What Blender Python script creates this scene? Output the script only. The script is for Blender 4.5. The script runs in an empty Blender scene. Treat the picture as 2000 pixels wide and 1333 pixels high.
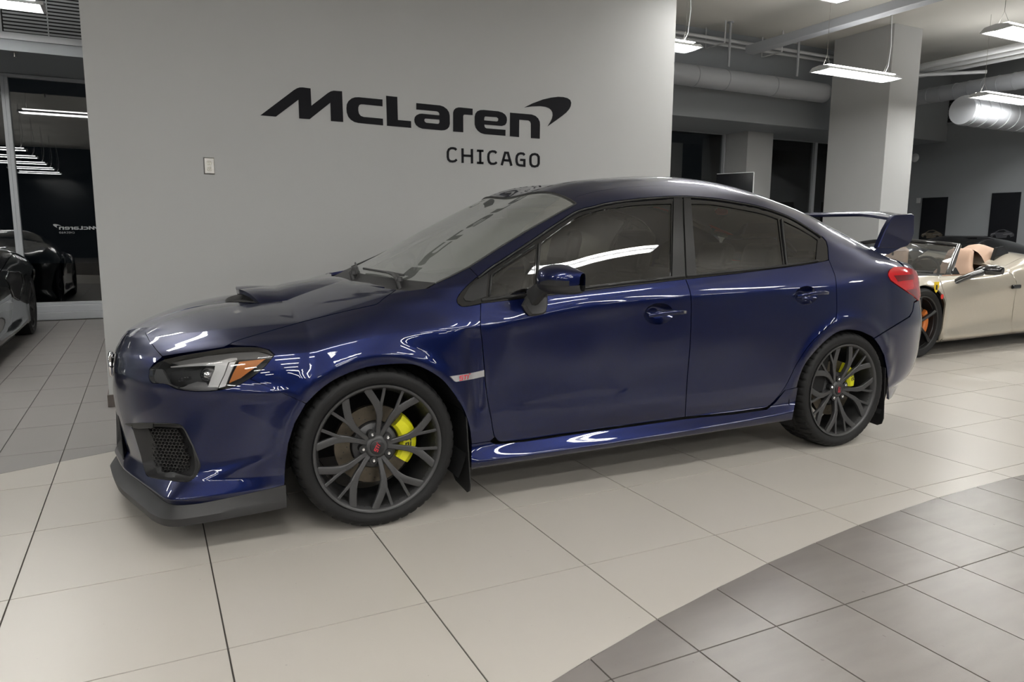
import bpy, bmesh, math, random
import numpy as np
from mathutils import Vector, Matrix
from mathutils.bvhtree import BVHTree
from mathutils.geometry import delaunay_2d_cdt
random.seed(7)
scene = bpy.context.scene
col = scene.collection
PI = math.pi

# ---------------------------------------------------------------- camera
FPX, YAW, PITCH, ROLL = 1417.07, 0.465321, 0.148565, 0.006226
CAM = np.array([0.467163, -3.320686, 1.195902])
def cam_axes():
    f = np.array([math.sin(YAW)*math.cos(PITCH), math.cos(YAW)*math.cos(PITCH), -math.sin(PITCH)])
    r = np.array([math.cos(YAW), -math.sin(YAW), 0.0]); u = np.cross(r, f)
    return f, math.cos(ROLL)*r+math.sin(ROLL)*u, -math.sin(ROLL)*r+math.cos(ROLL)*u
CF, CR, CU = cam_axes()
cd = bpy.data.cameras.new('camera'); cam = bpy.data.objects.new('camera', cd); col.objects.link(cam)
cd.sensor_width = 36.0; cd.lens = 36.0*FPX/2000.0; cd.clip_start = 0.05; cd.clip_end = 200
m = Matrix.Identity(4)
for i in range(3):
    m[i][0] = CR[i]; m[i][1] = CU[i]; m[i][2] = -CF[i]; m[i][3] = CAM[i]
cam.matrix_world = m
scene.camera = cam
# ---------------------------------------------------------------- world, exposure
w = bpy.data.worlds.new('night'); scene.world = w; w.use_nodes = True
w.node_tree.nodes['Background'].inputs[0].default_value = (0.008, 0.011, 0.014, 1)
w.node_tree.nodes['Background'].inputs[1].default_value = 1.0
scene.view_settings.view_transform = 'Standard'; scene.view_settings.look = 'None'
scene.view_settings.gamma = 1.0; scene.view_settings.use_curve_mapping = False
scene.view_settings.exposure = 0.14
LAMP_POWER = 39.0          # emission strength of the diffuser strips

# ---------------------------------------------------------------- pixel helpers (photo 2000 x 1333)
def ray(u, v): return CF + CR*(u-1000.0)/FPX - CU*(v-666.5)/FPX
def onz(u, v, z=0.0): d = ray(u, v); return CAM + d*((z-CAM[2])/d[2])
def ony(u, v, y): d = ray(u, v); return CAM + d*((y-CAM[1])/d[1])
def onx(u, v, x): d = ray(u, v); return CAM + d*((x-CAM[0])/d[0])

# ---------------------------------------------------------------- object helpers
def link(name, me, parent=None, mats=None):
    o = bpy.data.objects.new(name, me); col.objects.link(o)
    if parent is not None: o.parent = parent
    if mats is not None and me is not None:
        for mt in (mats if isinstance(mats, (list, tuple)) else [mats]): me.materials.append(mt)
    return o
def tag(o, label=None, cat=None, group=None, kind=None):
    if label: o['label'] = label
    if cat: o['category'] = cat
    if group: o['group'] = group
    if kind: o['kind'] = kind
    return o
def empty(name, loc=(0, 0, 0), rz=0.0, parent=None):
    o = bpy.data.objects.new(name, None); col.objects.link(o); o.location = loc; o.rotation_euler = (0, 0, rz)
    o.empty_display_size = 0.1
    if parent is not None: o.parent = parent
    return o
def smooth(me, angle=35.0):
    bm = bmesh.new(); bm.from_mesh(me)
    for f in bm.faces: f.smooth = True
    ca = math.radians(angle)
    for e in bm.edges:
        if len(e.link_faces) == 2:
            if e.link_faces[0].normal.angle(e.link_faces[1].normal, 0) > ca: e.smooth = False
    bm.to_mesh(me); bm.free()
    return me

class MB:
    """collects shapes into one mesh"""
    def __init__(s): s.v = []; s.f = []; s.mi = []; s.m = 0
    def add(s, vs, fs):
        b = len(s.v); s.v += [tuple(float(c) for c in p) for p in vs]
        for f in fs: s.f.append(tuple(b+i for i in f)); s.mi.append(s.m)
        return s
    def box(s, c, d, rz=0.0, mat=None):
        x, y, z = d[0]/2, d[1]/2, d[2]/2
        vs = [(-x,-y,-z),(x,-y,-z),(x,y,-z),(-x,y,-z),(-x,-y,z),(x,-y,z),(x,y,z),(-x,y,z)]
        M = Matrix.Rotation(rz, 3, 'Z') if mat is None else mat
        vs = [M @ Vector(v) + Vector(c) for v in vs]
        return s.add(vs, [(0,3,2,1),(4,5,6,7),(0,1,5,4),(1,2,6,5),(2,3,7,6),(3,0,4,7)])
    def box2(s, a, b):
        a = np.minimum(a, b); bb = np.maximum(a, b)
        return s.box(tuple((np.array(a)+np.array(b))/2), tuple(np.abs(np.array(b)-np.array(a))))
    def tube(s, pts, r, n=8, cap=True, closed=False):
        pts = [np.array(p, float) for p in pts]; N = len(pts)
        rs = r if isinstance(r, (list, tuple)) else [r]*N
        vs = []; prev = None
        for i, p in enumerate(pts):
            if closed: t = pts[(i+1) % N]-pts[i-1]
            else: t = (pts[min(i+1, N-1)]-pts[max(i-1, 0)])
            t = t/(np.linalg.norm(t)+1e-12)
            if prev is None:
                a = np.array([0, 0, 1.0]) if abs(t[2]) < .9 else np.array([1.0, 0, 0])
                x = np.cross(a, t)
            else: x = prev - t*np.dot(prev, t)
            x /= np.linalg.norm(x)+1e-12; prev = x; y = np.cross(t, x)
            for k in range(n):
                an = 2*PI*k/n; vs.append(p+rs[i]*(x*math.cos(an)+y*math.sin(an)))
        fs = []
        M = N if closed else N-1
        for i in range(M):
            for k in range(n):
                a = i*n+k; b = i*n+(k+1) % n; c = ((i+1) % N)*n+(k+1) % n; d = ((i+1) % N)*n+k
                fs.append((a, b, c, d))
        if cap and not closed: fs += [tuple(range(n))[::-1], tuple((N-1)*n+k for k in range(n))]
        return s.add(vs, fs)
    def cyl(s, a, b, r, n=16, r2=None): return s.tube([a, b], [r, r if r2 is None else r2], n)
    def lathe(s, prof, center, axis='y', n=48, sign=1.0, closed=False):
        """prof: list of (radius, offset along axis)"""
        vs = []; K = len(prof)
        for i in range(n):
            a = 2*PI*i/n; c, sn = math.cos(a), math.sin(a)
            for (r, o) in prof:
                o *= sign
                if axis == 'y': vs.append((center[0]+r*c, center[1]+o, center[2]+r*sn))
                elif axis == 'z': vs.append((center[0]+r*c, center[1]+r*sn, center[2]+o))
                else: vs.append((center[0]+o, center[1]+r*c, center[2]+r*sn))
        fs = []
        for i in range(n):
            for k in range(K if closed else K-1):
                a = i*K+k; b = i*K+(k+1) % K; c2 = ((i+1) % n)*K+(k+1) % K; d = ((i+1) % n)*K+k
                fs.append((a, b, c2, d) if sign > 0 else (d, c2, b, a))
        return s.add(vs, fs)
    def prism(s, poly, fn, d):
        """poly: 2D outline; fn maps (a,b,depth)->3D; extrude from 0 to d"""
        n = len(poly)
        vs = [fn(p[0], p[1], 0.0) for p in poly]+[fn(p[0], p[1], d) for p in poly]
        fs = [tuple(range(n)), tuple(range(2*n-1, n-1, -1))]+[(i, i+n, (i+1) % n+n, (i+1) % n) for i in range(n)]
        return s.add(vs, fs)
    def loft(s, rings, closed=True, cap=True):
        K = len(rings[0]); vs = [p for r in rings for p in r]; fs = []
        for i in range(len(rings)-1):
            for k in range(K if closed else K-1):
                fs.append((i*K+k, i*K+(k+1) % K, (i+1)*K+(k+1) % K, (i+1)*K+k))
        if cap and closed: fs += [tuple(range(K))[::-1], tuple((len(rings)-1)*K+k for k in range(K))]
        return s.add(vs, fs)
    def mesh(s, name):
        me = bpy.data.meshes.new(name); me.from_pydata(s.v, [], s.f)
        if any(s.mi): me.polygons.foreach_set('material_index', s.mi)
        bm = bmesh.new(); bm.from_mesh(me); bmesh.ops.recalc_face_normals(bm, faces=bm.faces); bm.to_mesh(me); bm.free()
        return me
    def build(s, name, mats, parent=None, sm=None, bevel=None, sub=0):
        me = s.mesh(name)
        if sm is not None: smooth(me, sm)
        o = link(name, me, parent, mats)
        if bevel:
            b = o.modifiers.new('bevel', 'BEVEL'); b.width = bevel; b.segments = 2; b.limit_method = 'ANGLE'; b.angle_limit = math.radians(35)
        if sub:
            for p in me.polygons: p.use_smooth = True
            q = o.modifiers.new('sub', 'SUBSURF'); q.levels = sub; q.render_levels = sub
        return o

# ---------------------------------------------------------------- materials
def srgb(r, g, b):
    f = lambda c: (c/255/12.92 if c/255 <= .04045 else ((c/255+.055)/1.055)**2.4)
    return (f(r), f(g), f(b), 1.0)
def mat(name, c, rough=.5, metal=0.0, spec=.5, coat=0.0, coat_rough=.03, emit=None, estr=0.0, alpha=1.0,
        noise=0.0, nscale=8.0, bump=0.0, bscale=60.0, rvar=0.0):
    m = bpy.data.materials.new(name); m.use_nodes = True
    nt = m.node_tree; b = nt.nodes['Principled BSDF']
    if len(c) == 3: c = (*c, 1.0)
    b.inputs['Base Color'].default_value = c; b.inputs['Roughness'].default_value = rough
    b.inputs['Metallic'].default_value = metal; b.inputs['Specular IOR Level'].default_value = spec
    b.inputs['Coat Weight'].default_value = coat; b.inputs['Coat Roughness'].default_value = coat_rough
    if emit is not None:
        b.inputs['Emission Color'].default_value = (*emit[:3], 1); b.inputs['Emission Strength'].default_value = estr
    if noise > 0 or bump > 0 or rvar > 0:
        tc = nt.nodes.new('ShaderNodeTexCoord')
    if noise > 0:
        n = nt.nodes.new('ShaderNodeTexNoise'); n.inputs['Scale'].default_value = nscale; n.inputs['Detail'].default_value = 6
        nt.links.new(tc.outputs['Object'], n.inputs['Vector'])
        mx = nt.nodes.new('ShaderNodeMix'); mx.data_type = 'RGBA'
        mx.inputs[6].default_value = tuple(x*(1-noise) for x in c[:3])+(1,)
        mx.inputs[7].default_value = tuple(min(1, x*(1+noise)) for x in c[:3])+(1,)
        nt.links.new(n.outputs['Fac'], mx.inputs[0]); nt.links.new(mx.outputs[2], b.inputs['Base Color'])
    if bump > 0:
        n2 = nt.nodes.new('ShaderNodeTexNoise'); n2.inputs['Scale'].default_value = bscale; n2.inputs['Detail'].default_value = 5
        nt.links.new(tc.outputs['Object'], n2.inputs['Vector'])
        bp = nt.nodes.new('ShaderNodeBump'); bp.inputs['Strength'].default_value = bump; bp.inputs['Distance'].default_value = .002
        nt.links.new(n2.outputs['Fac'], bp.inputs['Height']); nt.links.new(bp.outputs['Normal'], b.inputs['Normal'])
    if rvar > 0:
        n3 = nt.nodes.new('ShaderNodeTexNoise'); n3.inputs['Scale'].default_value = nscale*1.7; n3.inputs['Detail'].default_value = 6
        nt.links.new(tc.outputs['Object'], n3.inputs['Vector'])
        mr = nt.nodes.new('ShaderNodeMapRange'); mr.inputs[3].default_value = max(.02, rough-rvar); mr.inputs[4].default_value = rough+rvar
        nt.links.new(n3.outputs['Fac'], mr.inputs[0]); nt.links.new(mr.outputs[0], b.inputs['Roughness'])
    return m
def glass(name, tint, rough=0.0, ior=1.5, refl=1.0, haze=0.0):
    """thin pane: tinted see-through plus a Fresnel mirror"""
    m = bpy.data.materials.new(name); m.use_nodes = True; nt = m.node_tree
    for n in list(nt.nodes): nt.nodes.remove(n)
    out = nt.nodes.new('ShaderNodeOutputMaterial'); mix = nt.nodes.new('ShaderNodeMixShader')
    tr = nt.nodes.new('ShaderNodeBsdfTransparent'); tr.inputs[0].default_value = (*tint, 1)
    gl = nt.nodes.new('ShaderNodeBsdfGlossy'); gl.inputs['Roughness'].default_value = rough
    gl.inputs[0].default_value = (refl, refl, refl, 1)
    fr = nt.nodes.new('ShaderNodeFresnel'); fr.inputs['IOR'].default_value = ior
    # two faces of the pane: R = 2F / (1 + F)
    m2 = nt.nodes.new('ShaderNodeMath'); m2.operation = 'MULTIPLY'; m2.inputs[1].default_value = 2.0
    m1 = nt.nodes.new('ShaderNodeMath'); m1.operation = 'ADD'; m1.inputs[1].default_value = 1.0
    dv = nt.nodes.new('ShaderNodeMath'); dv.operation = 'DIVIDE'
    nt.links.new(fr.outputs[0], m2.inputs[0]); nt.links.new(fr.outputs[0], m1.inputs[0]); nt.links.new(m2.outputs[0], dv.inputs[0]); nt.links.new(m1.outputs[0], dv.inputs[1])
    nt.links.new(dv.outputs[0], mix.inputs[0]); nt.links.new(tr.outputs[0], mix.inputs[1]); nt.links.new(gl.outputs[0], mix.inputs[2])
    if haze > 0:      # painted pale film mixed in to brighten the pane
        df = nt.nodes.new('ShaderNodeBsdfDiffuse'); df.inputs[0].default_value = (.80, .84, .81, 1); m3 = nt.nodes.new('ShaderNodeMixShader'); m3.inputs[0].default_value = haze
        nt.links.new(mix.outputs[0], m3.inputs[1]); nt.links.new(df.outputs[0], m3.inputs[2]); nt.links.new(m3.outputs[0], out.inputs[0])
    else: nt.links.new(mix.outputs[0], out.inputs[0])
    return m
M = {}
M['wall'] = mat('wall_paint', srgb(178, 179, 179), .62, bump=.06, bscale=90, noise=.015, nscale=2)
M['wall_dim'] = mat('grey_wall_paint', srgb(142, 146, 150), .7, bump=.05, bscale=60)
M['ceiling'] = mat('ceiling_plaster', srgb(212, 210, 204), .9, bump=.15, bscale=25, noise=.03, nscale=3)
M['baseboard'] = mat('baseboard', srgb(92, 84, 80), .5)
M['grout'] = mat('grout', srgb(70, 66, 62), .85)
M['white_metal'] = mat('white_painted_metal', srgb(196, 198, 200), .4)
M['frame'] = mat('window_frame_metal', srgb(165, 168, 172), .4, noise=.02)
M['duct'] = mat('painted_duct', srgb(165, 168, 173), .38, bump=.05, bscale=14)
M['black'] = mat('black_plastic', (.012, .012, .013), .45)
M['trimblk'] = mat('satin_black_trim', (.02, .02, .021), .35, bump=.08, bscale=400)
M['logo'] = mat('logo_vinyl', (.010, .010, .013), .6, spec=.12)
M['steel'] = mat('brushed_steel', srgb(170, 168, 164), .3, 1.0)
M['ivory'] = mat('socket_plastic', srgb(225, 222, 212), .4)
M['emit'] = mat('lamp_diffuser', (1, 1, 1), .5, emit=(1.0, .985, .94), estr=LAMP_POWER)
M['pane'] = glass('window_pane', (.35, .37, .38))
M['screen'] = mat('screen_black', (.004, .004, .006), .12)
M['dark'] = mat('dark_void', (.006, .006, .007), .8)
# ================================================================= ROOM
T = .6096; H = 4.6; YW = 2.229; YB = 8.1; YS = 6.7; XR = 15.75; XL = -6.0; YF = -17.0
def struct(o): o['kind'] = 'structure'; return o
# ---- floor: dark joint bed plus every tile as its own piece
fl = MB().box2((XL-.2, YF-.2, -.12), (XR+.2, YB+.3, -.004)).build('floor', M['grout']); struct(fl)
def tile_mat(name, c, rough, bump, bscale, noise, spec, streak=0.0, rvar=.05):
    m = bpy.data.materials.new(name); m.use_nodes = True; nt = m.node_tree; b = nt.nodes['Principled BSDF']
    geo = nt.nodes.new('ShaderNodeNewGeometry'); oi = nt.nodes.new('ShaderNodeObjectInfo')
    n1 = nt.nodes.new('ShaderNodeTexNoise'); n1.inputs['Scale'].default_value = 3.0; n1.inputs['Detail'].default_value = 7
    mp = nt.nodes.new('ShaderNodeMapping'); mp.inputs['Scale'].default_value = (1.0, 1.0+streak*6, 1.0)
    mp.inputs['Rotation'].default_value = (0, 0, .3)
    nt.links.new(geo.outputs['Position'], mp.inputs[0]); nt.links.new(mp.outputs[0], n1.inputs['Vector'])
    mx = nt.nodes.new('ShaderNodeMix'); mx.data_type = 'RGBA'
    mx.inputs[6].default_value = tuple(x*(1-noise) for x in c[:3])+(1,); mx.inputs[7].default_value = tuple(min(1, x*(1+noise)) for x in c[:3])+(1,)
    ad = nt.nodes.new('ShaderNodeMath'); ad.operation = 'MULTIPLY_ADD'; ad.inputs[1].default_value = .3
    nt.links.new(oi.outputs['Random'], ad.inputs[0]); nt.links.new(n1.outputs['Fac'], ad.inputs[2])
    sb = nt.nodes.new('ShaderNodeMath'); sb.operation = 'SUBTRACT'; sb.inputs[1].default_value = .15
    nt.links.new(ad.outputs[0], sb.inputs[0]); nt.links.new(sb.outputs[0], mx.inputs[0])
    # scuffs: sparse small dark flecks
    n4 = nt.nodes.new('ShaderNodeTexNoise'); n4.inputs['Scale'].default_value = 38; n4.inputs['Detail'].default_value = 2
    nt.links.new(geo.outputs['Position'], n4.inputs['Vector'])
    rp = nt.nodes.new('ShaderNodeMapRange'); rp.inputs[1].default_value = .74; rp.inputs[2].default_value = .78; rp.inputs[3].default_value = 0; rp.inputs[4].default_value = .35
    nt.links.new(n4.outputs['Fac'], rp.inputs[0])
    mx2 = nt.nodes.new('ShaderNodeMix'); mx2.data_type = 'RGBA'; mx2.inputs[7].default_value = tuple(x*.35 for x in c[:3])+(1,)
    nt.links.new(rp.outputs[0], mx2.inputs[0]); nt.links.new(mx.outputs[2], mx2.inputs[6]); nt.links.new(mx2.outputs[2], b.inputs['Base Color'])
    n2 = nt.nodes.new('ShaderNodeTexNoise'); n2.inputs['Scale'].default_value = bscale; n2.inputs['Detail'].default_value = 4
    nt.links.new(mp.outputs[0], n2.inputs['Vector'])
    bp = nt.nodes.new('ShaderNodeBump'); bp.inputs['Strength'].default_value = bump; bp.inputs['Distance'].default_value = .001
    nt.links.new(n2.outputs['Fac'], bp.inputs['Height']); nt.links.new(bp.outputs['Normal'], b.inputs['Normal'])
    mr = nt.nodes.new('ShaderNodeMapRange'); mr.inputs[3].default_value = max(.03, rough-rvar); mr.inputs[4].default_value = rough+rvar
    nt.links.new(n1.outputs['Fac'], mr.inputs[0]); nt.links.new(mr.outputs[0], b.inputs['Roughness'])
    b.inputs['Specular IOR Level'].default_value = spec
    return m
M['tile_w'] = tile_mat('white_floor_tile', srgb(182, 177, 170), .30, .05, 160, .02, .40, rvar=.0)
M['tile_g'] = tile_mat('grey_floor_tile', srgb(126, 121, 117), .11, .30, 260, .16, .5, streak=.5, rvar=.03)
M['tile_g2'] = tile_mat('grey_slate_tile', srgb(132, 129, 127), .42, .12, 120, .07, .3, streak=.5)
# the white lane: a ring segment between two big arcs
C1 = np.array([4.228, -10.897]); R1 = 9.569                    # inner arc (grey inside it)
C2 = np.array([0.0, .99])-25.0*np.array([-.355, .935]); R2 = 25.0   # outer arc (grey outside it)
def clip(poly, inside, inter):
    out = []
    for i in range(len(poly)):
        a, b = poly[i], poly[(i+1) % len(poly)]; ia, ib = inside(a), inside(b)
        if ia: out.append(a)
        if ia != ib: out.append(inter(a, b))
    return out
def circ_clip(poly, c, r, keep_out):
    ins = lambda p: (np.hypot(*(np.array(p)-c)) > r) == keep_out
    def inter(a, b):
        lo, hi = np.array(a), np.array(b); il = ins(lo)
        for _ in range(30):
            mid = (lo+hi)/2
            if ins(mid) == il: lo = mid
            else: hi = mid
        return tuple((lo+hi)/2)
    return clip(poly, ins, inter)
JW = .0026
def tile_poly(x0, x1, y0, y1, n=8):
    x0 += JW; x1 -= JW; y0 += JW; y1 -= JW
    c = [(x0, y0), (x1, y0), (x1, y1), (x0, y1)]; out = []
    for i in range(4):
        a, b = np.array(c[i]), np.array(c[(i+1) % 4])
        out += [tuple(a+(b-a)*k/n) for k in range(n)]
    return out
def in_view(x, y, mg=70):
    d = np.array([x, y, 0])-CAM; z = d@CF
    if z < .3: return False
    u = 1000+FPX*(d@CR)/z; v = 666.5-FPX*(d@CU)/z
    return -mg < u < 2000+mg and v < 1333+mg
def poly_obj(name, poly, z0, z1, mt, parent):
    mb = MB(); mb.prism(poly, lambda a, b, d: (a, b, z1+d), z0-z1)
    return mb.build(name, mt, parent)
cand = []; rest = {'w': MB(), 'g': MB(), 'h': MB()}
def hidden(x, y): return y > YW-.02 and .30 < x < 6.2   # behind the feature wall and the car
for i in range(-12, 31):
    for j in range(-28, 15):
        x0, x1 = i*T, (i+1)*T; y0, y1 = j*T, (j+1)*T
        if y1 > YB+.3 or x0 > XR: continue
        base = tile_poly(x0, x1, y0, y1)
        wp = circ_clip(circ_clip(base, C1, R1+.0015, True), C2, R2-.0015, False)
        if len(wp) > 2: cand.append(('w', wp))
        for h in (0, 1):
            hx0, hx1 = x0+h*T/2, x0+(h+1)*T/2
            bs = tile_poly(hx0, hx1, y0, y1)
            g = circ_clip(bs, C1, R1-.0015, False)
            if len(g) > 2: cand.append(('g', g))
            g = circ_clip(bs, C2, R2+.0015, True)
            if len(g) > 2: cand.append(('h', g))
scored = []
for k, p in cand:
    a = np.array(p); c = a.mean(0); x, y = a[:, 0], a[:, 1]
    area = .5*abs(np.dot(x, np.roll(y, -1))-np.dot(y, np.roll(x, -1)))
    if area < 1e-4: continue
    vis = (in_view(*c) or any(in_view(*q, mg=0) for q in p[::4])) and not hidden(*c)
    dist = np.hypot(*(c-CAM[:2]))
    scored.append((area/dist**3 if vis else 0.0, k, p))
scored.sort(key=lambda t: -t[0])
tm = {'w': M['tile_w'], 'g': M['tile_g'], 'h': M['tile_g2']}; nm = {'w': 'white_tile', 'g': 'grey_tile', 'h': 'grey_tile'}
for n, (s, k, p) in enumerate(scored):
    if s > 0 and n < 292: poly_obj(nm[k], p, -.01, 0.0, tm[k], fl)
    else: rest[k].prism(p, lambda a, b, d: (a, b, 0.0+d), -.004)
for k, nme in (('w', 'white_tiling'), ('g', 'grey_tiling'), ('h', 'slate_tiling')):
    if rest[k].v: tag(rest[k].build(nme, tm[k], fl), kind='stuff')

# ---- shell
struct(MB().box2((XL, YF, H), (XR, YB+.3, H+.2)).build('ceiling', M['ceiling']))
wc = struct(MB().box2((.185, YW, 0), (4.899, YW+.28, H)).build('wall_center', M['wall']))
bb = MB(); bb.box2((.18, YW-.012, 0), (4.903, YW+.001, .085)); bb.box2((.173, YW-.012, 0), (.186, YW+.29, .085)); bb.box2((4.898, YW-.012, 0), (4.911, YW+.29, .085))
struct(bb.build('baseboard_center', M['baseboard'], bevel=.002))
struct(MB().box2((XR, YF, 0), (XR+.2, YB+.5, H)).build('wall_right', M['wall_dim']))
struct(MB().box2((XL-.2, YF, 0), (XL, YB+.5, H)).build('wall_left', M['wall_dim']))
M['wall_dark'] = mat('night_glazing', (.02, .022, .025), .15)
struct(MB().box2((XL-.2, YF-.2, 0), (XR, YF, H)).build('wall_front', M['wall_dark']))
# back wall: upper fascia (soffit) in front of the recessed windows
struct(MB().box2((XL, YS, 3.155), (XR, YB+.3, H)).build('wall_back', M['wall_dim']))
# piers and window units on the recessed plane
GW = YB+.05
def pane(name, x0, x1, z0, z1, sill=.15, mull=None):
    """one window unit: frame bars and a dark night pane"""
    root = struct(empty(name, ((x0+x1)/2, GW, 0)))
    ox = (x0+x1)/2
    fb = .04
    for nme, a, b in (('frame_head', (x0, z1-fb), (x1, z1)), ('frame_sill', (x0, z0), (x1, z0+fb)), ('frame_jamb', (x0, z0+fb), (x0+fb, z1-fb)), ('frame_jamb', (x1-fb, z0+fb), (x1, z1-fb))):
        MB().box2((a[0]-ox, -.05, a[1]), (b[0]-ox, .05, b[1])).build(nme, M['frame'], root, bevel=.004)
    MB().box2((x0+fb-.01-ox, .012, z0+fb-.01), (x1-fb+.01-ox, .02, z1-fb+.01)).build('pane', M['pane'], root)
    return root
wz0, wz1 = .19, 3.15
w1 = pane('window_1', -1.008, 1.1, wz0, wz1)
w2 = pane('window_2', -3.1, -1.008, wz0, wz1)
w3 = pane('window_3', 9.45, 10.95, wz0, 3.19)
w4 = pane('window_4', 12.15, 13.50, wz0, 3.19)
w5 = pane('window_5', 13.50, 15.0, wz0, 3.19)
w6 = pane('window_6', 7.4, 9.4, wz0, 3.19)
rw = MB()   # solid parts of the back wall below, beside and above the glass
for a, b in ((XL, -3.1), (1.1, 7.4), (10.95, 12.15), (15.0, XR)): rw.box2((a, GW-.03, 0), (b, GW+.2, 3.155))
struct(rw.build('wall_recess', M['wall_dim']))
struct(MB().box2((-3.4, GW-.12, 0), (1.1, GW+.06, .10)).box2((-3.4, GW-.09, .10), (1.1, GW+.06, .19)).build('trim_1', M['frame'], bevel=.006))
struct(MB().box2((7.4, GW-.12, 0), (15.0, GW+.06, .19)).build('trim_2', M['frame'], bevel=.006))
struct(MB().box2((10.967, 7.524, 0), (11.63, GW-.03, 3.155)).build('trim_3', M['wall']))      # pier between the windows
# night outside: an unlit pavement and the house across the street
struct(MB().box2((XL-4, YB+.6, -.2), (XR+4, YB+20, -.02)).build('ground_outside', M['dark']))
# ---- column
cx, cy = onz(1748, 45, H)[:2]
struct(MB().box2((cx, cy, 0), (cx+.71, cy+1.16, H)).build('column', M['wall'], bevel=.006))
# ---- ceiling beam / steel channel running towards the window
tag(MB().box2((9.41, 1.9, 4.11), (9.61, 6.08, 4.235)).build('square_duct', M['duct'], bevel=.01), 'square grey steel channel under the ceiling running towards the far windows', 'duct')
# ---- round duct along the window wall
def round_duct(name, a, b, r, seams, label, mt=None, ribs=None):
    a = np.array(a, float); b = np.array(b, float); root = empty(name, tuple(a))
    MB().tube([(0, 0, 0), tuple(b-a)], r, 40).build('pipe_shell', mt or M['duct'], root, sm=40)
    t = (b-a)/np.linalg.norm(b-a)
    for s in seams:
        p = t*s
        MB().tube([tuple(p-t*.012), tuple(p+t*.012)], r+.008, 40).build('seam_ring', mt or M['duct'], root, sm=40)
    tag(root, label, 'duct'); return root
round_duct('round_duct', (3.0, 6.2, 3.708), (11.6, 6.35, 3.722), .165, (1.1, 3.4, 4.9, 5.55, 6.2, 7.3), 'long round painted duct hung in front of the far window wall')
for k, (px, z1) in enumerate(((1424, 62), (1559, 82))):
    x = ony(px, 110, 6.19)[0]
    r = empty('duct_hanger', (x, 6.19, 3.90)); MB().cyl((0, 0, .0), (0, 0, H-3.90), .020, 10).build('rod', M['duct'], r, sm=40)
    MB().cyl((0, 0, H-3.90-.02), (0, 0, H-3.90), .05, 12).build('flange', M['duct'], r, sm=40)
    tag(r, ['hanger post carrying the long duct, nearer the feature wall', 'hanger post carrying the long duct, nearer the square column'][k], 'hanger', 'duct hangers')
r = tag(MB().box2((0, 0, 0), (1, .12, .02)).build('slot_diffuser', M['white_metal']), 'thin white slot vent on the underside of the fascia below the duct', 'vent'); p = ony(1508, 187, YS-.1); r.location = (p[0], YS-.12, p[2]); r.scale = (.55, 1, 1)
# conduits under the ceiling
for k in range(5):
    y = 6.58-.075*k; z = 4.36-.028*(k % 3)
    tag(MB().tube([(3.0, y, z), (12.45, y, z)], .022+.006*(k % 2), 8).build('conduit', M['white_metal'], sm=40), ['white conduit nearest the windows', 'second white conduit from the windows', 'middle white conduit', 'fourth white conduit from the windows', 'white conduit farthest from the windows'][k]+' in the ceiling bundle above the long duct', 'pipe', 'ceiling conduits')
for k, px in enumerate((1397, 1509)):
    x = ony(px, 75, 6.4)[0]; mb = MB()
    mb.tube([(x, 6.63, 4.60), (x, 6.63, 4.26), (x, 6.17, 4.26), (x, 6.17, 4.60)], .012, 6)
    tag(mb.build('conduit_clamp', M['white_metal'], sm=40), ['looped clamp round the conduits left of the steel channel', 'looped clamp round the conduits right of the steel channel'][k], 'clamp', 'conduit clamps')
for k in range(3):
    x = 13.15+.28*k
    tag(MB().tube([(x, .5, 4.20-.02*k), (x, 6.68, 4.20-.02*k)], .05-.008*k, 10).build('ceiling_pipe', M['white_metal'], sm=40), ['slim', 'middle', 'thickest'][2-k]+' white pipe under the ceiling right of the square column', 'pipe', 'pipes right of the column')
tag(MB().tube([(12.9, 5.9, 4.06), (13.95, 4.9, 4.06)], .03, 8).build('brace_pipe', M['white_metal'], sm=40), 'thin slanting pipe crossing under the ceiling pipes right of the column', 'pipe')
# ribbed ducts by the right wall
d2 = round_duct('ribbed_duct', (14.2, 6.66, 3.86), (14.2, -.5, 3.86), .145, [.3+.26*k for k in range(24)], 'ribbed round duct running towards the camera right of the square column')
d3 = empty('spiral_duct', (12.95, 4.6, 3.28))
MB().tube([(.0, 0, 0), (2.79, 0, 0)], .24, 48).build('pipe_shell', M['duct'], d3, sm=40)
MB().tube([(-.02, 0, 0), (-.06, 0, 0)], [.245, .23], 48).build('end_cap', M['duct'], d3, sm=40)
for k in range(10): MB().tube([(.05+.28*k, 0, 0), (.075+.28*k, 0, 0)], .252, 48).build('rib', M['duct'], d3, sm=40)
tag(d3, 'fat spiral duct with raised ribs ending high on the right side', 'duct')
tag(MB().tube([(13.1, 6.62, 3.50), (13.6, 6.62, 3.50), (13.68, 6.62, 3.53), (13.71, 6.62, 3.61), (13.71, 6.62, 4.60)], .05, 12).build('bent_pipe', M['white_metal'], sm=50), 'short bent white pipe tucked under the ribbed duct', 'pipe')
# vent grille high on the right wall
g = empty('return_grille', (XR-.01, 6.40, 3.54)); MB().box2((-.01, -.45, 0), (.0, .45, .62)).build('backing', M['dark'], g)
for a, b in (((-.03, -.5, -.05), (0, .5, 0)), ((-.03, -.5, .62), (0, .5, .67)), ((-.03, -.5, 0), (0, -.45, .62)), ((-.03, .45, 0), (0, .5, .62))): MB().box2(a, b).build('frame', M['wall_dim'], g)
for k in range(10): MB().box((-.015, 0, .03+.06*k), (.02, .9, .012)).build('slat', M['trimblk'], g)
tag(g, 'dark return air grille high on the right wall behind the ducts', 'grille')
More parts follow.
